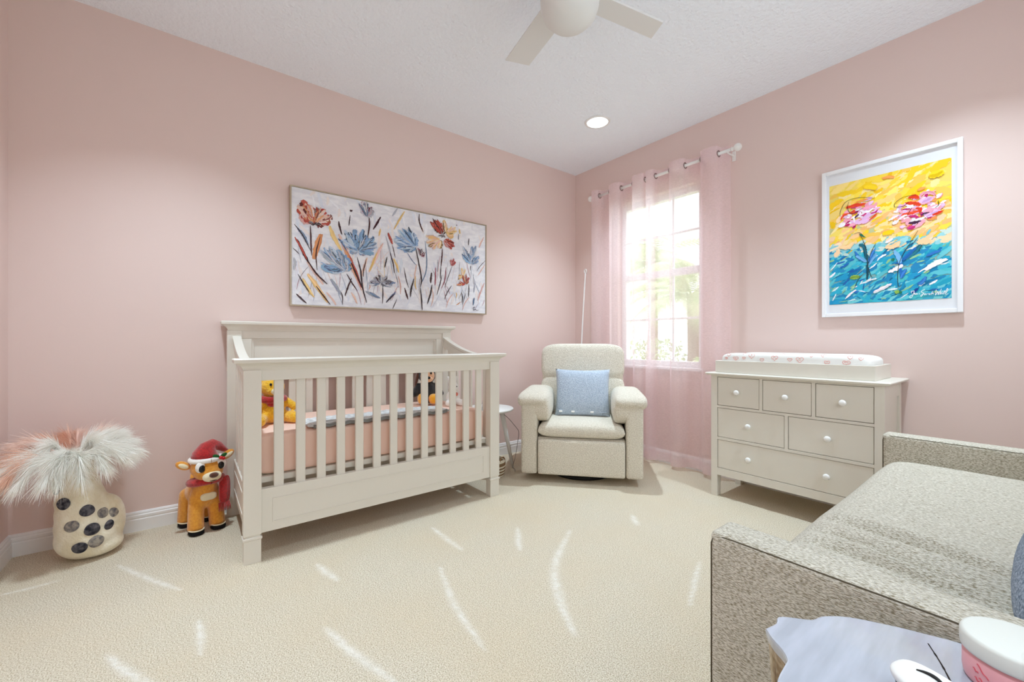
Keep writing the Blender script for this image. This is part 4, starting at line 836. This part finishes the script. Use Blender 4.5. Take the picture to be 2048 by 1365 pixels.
def dabs(n, zlo, zhi, cols, wlo, whi, a0, astd, llo, lhi):
    for k in range(n):
        x, y = R.uniform(PX0, PX1), R.uniform(zlo, zhi); L = R.uniform(llo, lhi); a = R.gauss(a0, astd); c = jit(R.choice(cols), 8)
        S.ribbon([(x-L/2*math.cos(a), y-L/2*math.sin(a)), (x, y+R.uniform(-.004, .004)), (x+L/2*math.cos(a), y+L/2*math.sin(a))], R.uniform(wlo, whi), c, jag=.25, step=.0000025)
Yc = [(248, 206, 40), (250, 214, 70), (252, 224, 110), (246, 198, 30), (250, 218, 130), (252, 226, 160), (248, 200, 90)]
Tc = [(40, 168, 200), (60, 180, 208), (30, 150, 196), (96, 196, 210), (40, 140, 190), (120, 206, 216), (70, 186, 196), (24, 128, 178)]
dabs(380, .40, .812, Yc, .014, .044, .55, .4, .04, .12)
dabs(60, .42, .60, [(250, 200, 140), (252, 214, 170), (248, 190, 120)], .012, .03, .55, .4, .03, .08)
dabs(430, .077, .395, Tc, .010, .030, .5, .35, .03, .10)
dabs(70, .375, .44, [(250, 212, 168), (200, 220, 210), (150, 206, 214), (250, 222, 190), (120, 196, 210)], .012, .028, .5, .4, .03, .07)
dabs(70, .09, .37, [(214, 232, 238), (240, 240, 244), (150, 200, 150), (30, 96, 170), (20, 110, 150)], .004, .012, .5, .3, .02, .06)
for cx_, cy_, rx_, ry_, n_ in ((.182, .60, .092, .062, 70), (.432, .565, .10, .085, 95)):
    for k in range(n_):
        a_, q_ = R.uniform(0, 2*PI), math.sqrt(R.random()); x, y = cx_+rx_*q_*math.cos(a_), cy_+ry_*q_*math.sin(a_)+.25*rx_*q_*math.cos(a_); L = R.uniform(.018, .045); an = R.gauss(.45, .5)
        S.ribbon([(x-L/2*math.cos(an), y-L/2*math.sin(an)), (x, y), (x+L/2*math.cos(an), y+L/2*math.sin(an))], R.uniform(.008, .020), jit(PB[R.choice(['lil', 'pnk', 'wht', 'lil', 'pnk', 'wht', 'org', 'mag'] if k % 3 else ['lil', 'pnk', 'wht'])], 14), taper=.7, jag=.35)
for c, w, pts in ART_B_DABS: 
    for q in range(2): S.ribbon([(p[0]+R.uniform(-.006, .006)*q, p[1]+R.uniform(-.006, .006)*q) for p in pts], w*(1.05 if q == 0 else .45), jit(PB[c], 6 if q == 0 else 26), taper=.75, jag=.3)
for pts in INK_LINES: S.ribbon(pts, .0026, (52, 48, 40), taper=.5, jag=.2)
for pts in SIGNATURE: S.ribbon(pts, .0024, (248, 250, 252), taper=.3)
S.build('print_artwork', lambda x, y, h: (BX0+x, YB-.0165-h, BZ0+y), vcol('print_ink', .35), pb_, (PX0, PX1, PZ0, PZ1))

# ------------------------------------------------------------------ felt vase with feather plumes
from mathutils.bvhtree import BVHTree
VX, VY = -2.79, -.385
E_ = Vector((-.138, .990, 0)); D_ = Vector((-.990, -.138, 0))      # across and away, seen from the middle of the room
def vp(s, z, d=0): return Vector((VX, VY, 0))+E_*s+D_*d+Vector((0, 0, z))
vase = thing('felt_vase', 'cream felt vase with dark woolly spots, standing on the carpet by the wall', 'vase', (VX, VY, 0))
bm = bmesh.new()
for s, z, r, rz in ((.004, .062, .098, .062), (0, .10, .112, .10), (-.004, .16, .108, .10), (-.012, .22, .098, .09), (-.022, .28, .088, .09), (-.03, .34, .078, .08), (-.036, .40, .070, .08), (-.04, .45, .066, .06)):
    ball(bm, vp(s, z), (r, r, rz), seg=28)
ball(bm, vp(.075, .15, .01), (.062, .062, .125), seg=24); ball(bm, vp(.068, .22, .0), (.045, .048, .06), seg=20); ball(bm, vp(.03, .05), (.10, .10, .05), seg=24)
vb = melt(bm, .010, 8)
lo = min(v.co.z for v in vb.vertices)
for v in vb.vertices: v.co.z -= lo
M_felt = mat('cream_felt', (238, 230, 208), .98, .05, noise=(18, (224, 212, 182)), bump=(120, .6, .006), sheen=.4)
tree = BVHTree.FromPolygons([v.co.copy() for v in vb.vertices], [list(p.vertices) for p in vb.polygons])
obj('vase_body', vb, M_felt, vase, True)
M_spot = mat('charcoal_wool', (48, 48, 56), .98, .05, noise=(70, (104, 102, 106)), bump=(90, .8, .006)); M_spot2 = mat('grey_wool', (104, 102, 106), .98, .05, noise=(70, (168, 160, 148)), bump=(90, .8, .006))
for k, (s, z, r, g) in enumerate(((-.098, .352, .023, 0), (-.075, .286, .022, 0), (-.049, .185, .021, 1), (0, .242, .021, 0), (.016, .155, .023, 0), (.052, .212, .020, 1), (-.024, .083, .022, 0), (.029, .095, .022, 1), (.073, .148, .019, 0), (.088, .196, .018, 1))):
    hit = tree.ray_cast(vp(s, z, -.5), D_)
    if hit[0] is None: continue
    n = hit[1]; q = n.to_track_quat('Z', 'Y').to_matrix().to_4x4()
    bm = bmesh.new(); ball(bm, (0, 0, 0), (r*1.22, r*1.22, .0065), seg=40)
    for v in bm.verts: v.co.x *= 1+.05*math.sin(2*v.co.y/r+k)
    xf(bm, Matrix.Translation(hit[0]) @ q); obj('wool_spot', bm, M_spot2 if g else M_spot, vase, True)
M_plume = {}
for nm, c in (('white', (252, 251, 246)), ('peach', (246, 206, 182)), ('blush', (250, 226, 214))):
    m = mat(nm+'_plume', c, .9, .1, sheen=.3); M_plume[nm] = m
def plume(s, d, L, droop, barb, kind, seed, lift=.06):
    """one feather leaning out of the vase mouth along (s across, d away)"""
    rr = random.Random(seed); v = []; f = []; p0 = vp(-.042, .44)+E_*s*.04+D_*d*.04
    out_ = (E_*s+D_*d).normalized(); pts = []
    for k in range(15):
        t_ = k/14; pts.append(p0+out_*(L*(t_**1.05))+Vector((0, 0, lift*math.sin(PI*min(1, t_*1.25)*.7)*1.6-droop*t_**2.1)))
    side = out_.cross(Vector((0, 0, 1))).normalized()
    def strip(P, w, nrm):
        b = len(v)
        for i, p in enumerate(P):
            ww = w*(1-.8*i/(len(P)-1)); v.append(p+nrm*ww); v.append(p-nrm*ww)
        for i in range(len(P)-1): q = b+2*i; f.append((q, q+1, q+3, q+2))
    strip(pts, .0016, side)
    for k in range(1300):
        t_ = rr.uniform(.02, .96)**1.1; i = min(int(t_*14), 13); q = t_*14-i; p = pts[i].lerp(pts[i+1], q); tg = (pts[i+1]-pts[i]).normalized()
        sd = 1 if k % 2 else -1; bl = barb*1.15*(.55+.45*math.sin(PI*min(1, .25+t_*.7)))*rr.uniform(.55, 1.2)
        dr_ = (side*sd*rr.uniform(.0, .75)+tg*rr.uniform(.7, 1.4)+Vector((0, 0, rr.uniform(-.5, .35)))).normalized()
        sag = Vector((0, 0, -1))*bl*rr.uniform(.05, .55)
        P = [p, p+dr_*bl*.5+sag*.18, p+dr_*bl+sag]; strip(P, .0011, tg.cross(dr_).normalized() if rr.random() < .5 else Vector((0, 0, 1)))
    v = [Vector((max(q.x, XA+.006), max(q.y, YN+.006), q.z)) for q in v]
    me = bpy.data.meshes.new('feather_plume'); me.from_pydata([tuple(q-p0) for q in v], [], f); o = obj('feather_plume', me, M_plume[kind]); o.location = p0
    lab = {'white': 'white fluffy feather plume drooping out of the spotted felt vase', 'peach': 'peach feather plume sticking out behind the white ones in the felt vase', 'blush': 'pale blush feather plume rising from the felt vase'}[kind]
    return tag(o, lab, 'feather', kind+' plumes in the felt vase')
for k, (s, d, L, dp_, bl, kd) in enumerate(((-.5, -.9, .17, .17, .085, 'white'), (.15, -1, .15, .19, .085, 'white'), (-.9, -.6, .19, .17, .085, 'white'), (.6, -.8, .15, .13, .08, 'white'), (1, -.25, .18, .06, .085, 'white'), (1, .2, .19, .02, .085, 'white'), (.8, -.5, .19, .07, .08, 'white'),
        (-.2, -1, .10, .05, .08, 'white'), (.5, -.4, .10, .0, .08, 'white'), (-1, -.2, .19, .05, .09, 'white'), (.9, .5, .16, -.05, .08, 'white'), (.3, .1, .08, .0, .08, 'white'), (-.6, -.3, .10, .02, .08, 'white'), (-.3, -.95, .15, .20, .08, 'white'), (1, -.05, .21, .05, .08, 'white'),
        (-1, .05, .22, .04, .09, 'peach'), (-1, -.35, .22, .13, .09, 'peach'), (-.7, .7, .15, -.02, .08, 'peach'), (-.2, 1, .12, -.04, .08, 'peach'), (-.9, .3, .17, -.04, .09, 'blush'), (.8, .8, .14, -.06, .09, 'blush'), (.1, .8, .12, -.05, .08, 'blush'))):
    plume(s, d, L*.84, dp_*.55, bl, kd, 100+k, lift=.05 if dp_ > .02 else .07)

# ------------------------------------------------------------------ plush reindeer on the floor
def plush(c, h, b=(150, .5, .004), n=None): return mat(h, c, .98, .05, noise=(90, n) if n else None, bump=b, sheen=.5)
M_tan = plush((232, 162, 52), 'tan_plush', n=(218, 142, 40)); M_cream = plush((238, 226, 192), 'cream_plush'); M_red = plush((186, 24, 26), 'red_velvet', n=(150, 14, 18)); M_wht = plush((244, 242, 238), 'white_plush')
M_brown = plush((84, 42, 22), 'brown_plush'); M_blk = mat('black_felt', (24, 22, 24), .8, .2); M_eye = mat('glossy_black_eye', (14, 12, 14), .15, .5); M_grn = mat('holly_green', (30, 92, 44), .6, .2); M_berry = mat('berry_red', (206, 24, 34), .3, .5)
DM = loc_M((-2.825, .056, 0), math.radians(16)) @ Matrix.Scale(1.03, 4); deer = thing('plush_reindeer', 'tan plush reindeer wearing a red santa hat and red scarf beside the crib', 'plush toy', (-2.825, .056, 0))
def dd(n, bm, m, smooth=True, parent=None):
    if isinstance(bm, bmesh.types.BMesh): xf(bm, DM)
    else: bm.transform(DM)
    return obj(n, bm, m, parent or deer, smooth)
bm = bmesh.new()
ball(bm, (-.035, 0, .185), (.105, .062, .068), seg=24); ball(bm, (.03, 0, .19), (.055, .064, .075), seg=24); limb(bm, (.04, 0, .22), .05, (.055, 0, .285), .05)
for sy in (-1, 1):
    limb(bm, (.035, sy*.040, .17), .036, (.052, sy*.047, .036), .038); limb(bm, (-.10, sy*.042, .165), .036, (-.105, sy*.05, .036), .034)
ball(bm, (.062, 0, .335), (.068, .074, .060), seg=24); ball(bm, (.085, 0, .31), (.055, .062, .042), seg=24)
limb(bm, (-.135, 0, .22), .02, (-.155, 0, .25), .014, 3)
body = melt(bm, .007, 4); dd('body', body, M_tan)
for x, sy in ((.056, -1), (.056, 1), (-.104, -1), (-.104, 1)):
    h = dd('hoof', puff((x+.006, sy*.048, .013), (.078, .064, .026), .5, .8), M_blk); bm = bmesh.new()
    tube(bm, [(x+.006+.038*math.cos(q), sy*.048+.031*math.sin(q), .027) for q in np.linspace(0, 2*PI, 25)], .0032, 6, caps=False); dd('hoof_trim', bm, M_cream, True, h)
mz = dd('muzzle', puff((.128, 0, .298), (.05, .082, .052), .9, .9), M_cream)
dd('nose', puff((.153, 0, .309), (.03, .040, .026), .95, .95), M_brown, True, mz)
bm = bmesh.new(); tube(bm, [(.150-.012*abs(u), .030*u, .280+.008*u*u) for u in np.linspace(-1, 1, 14)], .0028, 6); dd('mouth', bm, M_brown, True, mz)
dd('belly_patch', puff((.080, .0, .185), (.022, .070, .040), .7, .5), M_cream)
for sy in (-1, 1):
    e = dd('eye', puff((.112, sy*.046, .350), (.026, .042, .054), .95, .95), M_wht); dd('pupil', puff((.121, sy*.042, .344), (.020, .028, .038), .95, .95), M_eye, True, e)
    bm = bmesh.new(); ball(bm, (0, 0, 0), (.016, .036, .020), M=Matrix.Rotation(sy*.55, 3, 'X')); xf(bm, Matrix.Translation((.045, sy*.098, .376 if sy > 0 else .360))); er = dd('ear', bm, M_tan)
    bm = bmesh.new(); ball(bm, (0, 0, 0), (.008, .024, .011), M=Matrix.Rotation(sy*.55, 3, 'X')); xf(bm, Matrix.Translation((.057, sy*.100, .376 if sy > 0 else .360))); dd('ear_lining', bm, M_cream, True, er)
hat = dd('santa_hat', tube(bmesh.new(), [(.055, -.006, .375), (.050, -.004, .400), (.044, .010, .428), (.038, .032, .440), (.034, .060, .428), (.034, .085, .405), (.036, .105, .392)], [.066, .058, .042, .031, .022, .014, .006], 20), M_red)
bm = bmesh.new(); tube(bm, [(.056+.064*math.cos(q), -.004+.064*math.sin(q), .378) for q in np.linspace(0, 2*PI, 31)], .0125, 10, caps=False); dd('fur_band', bm, M_wht, True, hat)
for ry in (-.5, .5):
    bm = bmesh.new(); ball(bm, (0, 0, 0), (.005, .018, .010), M=Matrix.Rotation(ry, 3, 'X')); xf(bm, Matrix.Translation((.118, .038+.016*ry*2, .392))); dd('holly_leaf', bm, M_grn, True, hat)
bm = bmesh.new(); ball(bm, (.126, .040, .384), .009); ball(bm, (.124, .052, .378), .0085); dd('holly_berries', bm, M_berry, True, hat)
sc = bmesh.new(); tube(sc, [(.046+.060*math.cos(q), .066*math.sin(q), .262+.010*math.cos(q)) for q in np.linspace(0, 2*PI, 31)], .020, 12, caps=False); sc = dd('scarf', sc, M_red)
bm = bmesh.new()
for k in range(3): puff((.098-.006*k, .060+.008*k, .205), (.020, .040, .14), .6, .6, bm=bm, nu=14, nv=20)
dd('scarf_tail', bm, M_red, True, sc)
bm = bmesh.new()
for k in range(8): tube(bm, [(.100, .040+k*.0065, .142), (.103, .041+k*.007, .115), (.101, .040+k*.0075, .095)], [.003, .003, .0016], 6)
dd('scarf_fringe', bm, M_red, True, sc)

# ------------------------------------------------------------------ soft toys sitting in the crib
def soft(name, label, loc, rz, parts, sc=1):
    M = loc_M(loc, rz) @ Matrix.Scale(sc, 4); root = thing(name, label, 'plush toy', loc)
    for nm, bm, m in parts:
        if isinstance(bm, bmesh.types.BMesh): xf(bm, M)
        else: bm.transform(M)
        obj(nm, bm, m, root, True)
    return root
MZ = .5705
M_gold = plush((252, 200, 40), 'golden_plush', b=(120, .9, .008), n=(240, 178, 22))
bm = bmesh.new(); ball(bm, (0, 0, .085), (.078, .088, .085), seg=24); ball(bm, (0, 0, .15), (.062, .072, .07), seg=24); ball(bm, (.005, 0, .262), (.075, .080, .070), seg=24); ball(bm, (.05, 0, .24), (.045, .055, .042), seg=20)
for sy in (-1, 1):
    limb(bm, (.03, sy*.075, .045), .040, (.105, sy*.112, .042), .042); limb(bm, (.01, sy*.075, .165), .028, (.055, sy*.128, .115), .030); ball(bm, (-.01, sy*.062, .325), (.014, .024, .024))
gb = melt(bm, .008, 4); n1 = bmesh.new(); ball(n1, (.092, 0, .252), (.014, .018, .012)); ey = bmesh.new()
for sy in (-1, 1): ball(ey, (.074, sy*.032, .285), (.008, .008, .010))
sc = bmesh.new(); tube(sc, [(.008+.066*math.cos(q), .072*math.sin(q), .178+.004*math.sin(3*q)) for q in np.linspace(0, 2*PI, 31)], .025, 12, caps=False)
bib = puff((.052, 0, .148), (.062, .10, .05), .8, .6)
mzl = puff((.082, 0, .236), (.040, .066, .050), .95, .95); n1 = bmesh.new(); ball(n1, (.103, 0, .250), (.010, .015, .011))
soft('teddy_bear', 'golden yellow teddy bear with a red scarf sitting in the crib', (-2.60, .355, MZ), math.radians(10), [('body', gb, M_gold), ('muzzle', mzl, M_cream), ('nose', n1, M_eye), ('eyes', ey, M_eye), ('scarf', sc, M_red), ('scarf_front', bib, M_red)], .76)
M_peachy = plush((240, 190, 150), 'peach_plush'); M_bk = plush((28, 26, 30), 'black_plush'); M_yel = plush((244, 170, 30), 'yellow_plush')
bm = bmesh.new(); ball(bm, (0, 0, .09), (.062, .066, .085), seg=20); ball(bm, (0, 0, .215), (.066, .066, .066), seg=20)
for sy in (-1, 1): limb(bm, (0, sy*.06, .13), .024, (.03, sy*.09, .08), .026)
bd = melt(bm, .008, 3)
fc = puff((.040, 0, .205), (.075, .098, .092), .95, .95); mzz = puff((.072, 0, .184), (.05, .066, .042), .95, .95); ns = bmesh.new(); ball(ns, (.098, 0, .196), (.011, .014, .010))
ey = bmesh.new()
for sy in (-1, 1): ball(ey, (.074, sy*.020, .228), (.006, .007, .011))
ear = bmesh.new()
for sy in (-1, 1): ball(ear, (.008, sy*.070, .190), (.024, .013, .062), M=Matrix.Rotation(sy*.22, 3, 'X'))
lg = bmesh.new(); puff((.06, -.035, .048), (.10, .07, .075), .8, .8, bm=lg); puff((.06, .04, .045), (.10, .07, .07), .8, .8, bm=lg)
soft('plush_puppy', 'black plush puppy with peach face, droopy brown ears and yellow legs in the crib', (-2.70, 1.33, MZ), math.radians(-20), [('body', bd, M_bk), ('face', fc, M_peachy), ('muzzle', mzz, M_peachy), ('nose', ns, M_eye), ('eyes', ey, M_eye), ('ears', ear, M_brown), ('legs', lg, M_yel)])
bm = bmesh.new(); ball(bm, (0, 0, .052), (.045, .048, .052), seg=20); ball(bm, (.015, 0, .125), (.036, .036, .034), seg=20); ball(bm, (.042, 0, .115), (.022, .020, .017), seg=14)
for sy in (-1, 1): limb(bm, (.01, sy*.032, .02), .022, (.06, sy*.045, .022), .024); limb(bm, (.0, sy*.018, .15), .012, (-.015, sy*.03, .195), .009)
bb = melt(bm, .006, 3); ey = bmesh.new(); sn = bmesh.new(); ball(sn, (.063, 0, .119), (.005, .006, .004))
for sy in (-1, 1): ball(ey, (.044, sy*.016, .132), .0045)
bw = puff((.032, 0, .078), (.03, .06, .03), .8, .7)
soft('plush_bunny', 'small white plush bunny with a coral bib at the end of the crib', (-2.565, 1.462, MZ), math.radians(-15), [('body', bb, M_wht), ('nose', sn, M_berry), ('eyes', ey, M_eye), ('bib', bw, plush((226, 130, 112), 'coral_plush'))])

# ------------------------------------------------------------------ garden outside the window
M_lawn = mat('lawn', (190, 204, 160), .95, .1, noise=(3, (212, 218, 184)))
gl = obj('lawn', bx(-14, 8, 3.5, 18, -.5, -.45), M_lawn); gl['kind'] = 'structure'
M_frond = mat('palm_leaf', (176, 196, 140), .5, .4, noise=(6, (210, 216, 170))); M_trunk = mat('palm_trunk', (150, 128, 104), .9, .1, bump=(20, .8, .03))
def frond_mesh():
    v = []; f = []; pts = []
    for k in range(19):
        t_ = k/18; pts.append(Vector((1.55*t_*(1-.12*t_), 0, .75*t_-1.15*t_*t_)))
    for i in range(1, 18):
        for sub in (0, .33, .66):
            p = pts[i].lerp(pts[i+1], sub); tg = (pts[i+1]-pts[i]).normalized(); L = .46*math.sin(PI*(.12+.86*(i+sub)/19))
            for sd in (-1, 1):
                d = (tg*.55+Vector((0, sd*.85, -.25))).normalized(); b = len(v); w = tg*.011
                v += [p-w, p+w, p+d*L*.6+w*.8-Vector((0, 0, .02)), p+d*L*.6-w*.8-Vector((0, 0, .02)), p+d*L-Vector((0, 0, .09))]
                f += [(b, b+1, b+2, b+3), (b+3, b+2, b+4)]
    for i in range(18):
        b = len(v); w = Vector((0, .012*(1-i/20), 0)); v += [pts[i]-w, pts[i]+w, pts[i+1]+w, pts[i+1]-w]; f.append((b, b+1, b+2, b+3))
    me = bpy.data.meshes.new('frond'); me.from_pydata([tuple(q) for q in v], [], f); me.materials.append(M_frond); return me
fm = frond_mesh()
def palm(x, y, h, label, seed):
    rr = random.Random(seed); root = thing('palm_tree', label, 'palm', (x, y, -.45))
    bm = bmesh.new(); tube(bm, [(x, y, -.45), (x+.05, y, h*.5), (x, y+.05, h)], [.14, .10, .09], 14); obj('trunk', bm, M_trunk, root, True)
    for k in range(18):
        o = bpy.data.objects.new('frond', fm); C.objects.link(o); o.parent = root; o.location = (0, 0, h+.45)
        o.rotation_euler = (0, rr.uniform(-.55, .5), 2*PI*k/18+rr.uniform(-.2, .2)); s = rr.uniform(.8, 1.15); o.scale = (s, s, s)
palm(-3.3, 6.0, 1.7, 'palm tree with arching fronds right outside the curtained window', 1)
palm(-5.2, 7.8, 2.7, 'taller palm tree farther out beyond the curtained window', 2)
M_leaf = mat('shrub_leaf', (176, 194, 140), .6, .3, noise=(8, (206, 212, 168)))
def shrub(x, y, r, h, seed, label):
    rr = random.Random(seed); v = []; f = []
    for k in range(1400):
        a = rr.uniform(0, 2*PI); z = rr.random(); q = r*math.sqrt(max(.05, 1-(z*1.05-.35)**2))*rr.uniform(.6, 1.05); p = Vector((q*math.cos(a), q*math.sin(a), z*h)); u = Vector((rr.gauss(0, 1), rr.gauss(0, 1), rr.gauss(0, 1))).normalized(); w = u.orthogonal().normalized()
        s = rr.uniform(.03, .06); b = len(v); v += [p-u*s, p+w*s*.4, p+u*s, p-w*s*.4]; f.append((b, b+1, b+2, b+3))
    me = bpy.data.meshes.new('shrub'); me.from_pydata([tuple(q) for q in v], [], f); root = thing('garden_shrub', label, 'shrub', (x, y, -.45)); o = obj('foliage', me, M_leaf, root, local=True)
    bm = bmesh.new(); tube(bm, [(x, y, -.45), (x, y, -.45+h*.6)], [.04, .02], 8); obj('stem', bm, M_trunk, root)
shrub(-4.2, 6.1, .75, 1.5, 4, 'leafy shrub outside the window beneath the taller palm'); shrub(-2.4, 5.2, .6, 1.25, 5, 'leafy shrub outside the window closest to the glass')
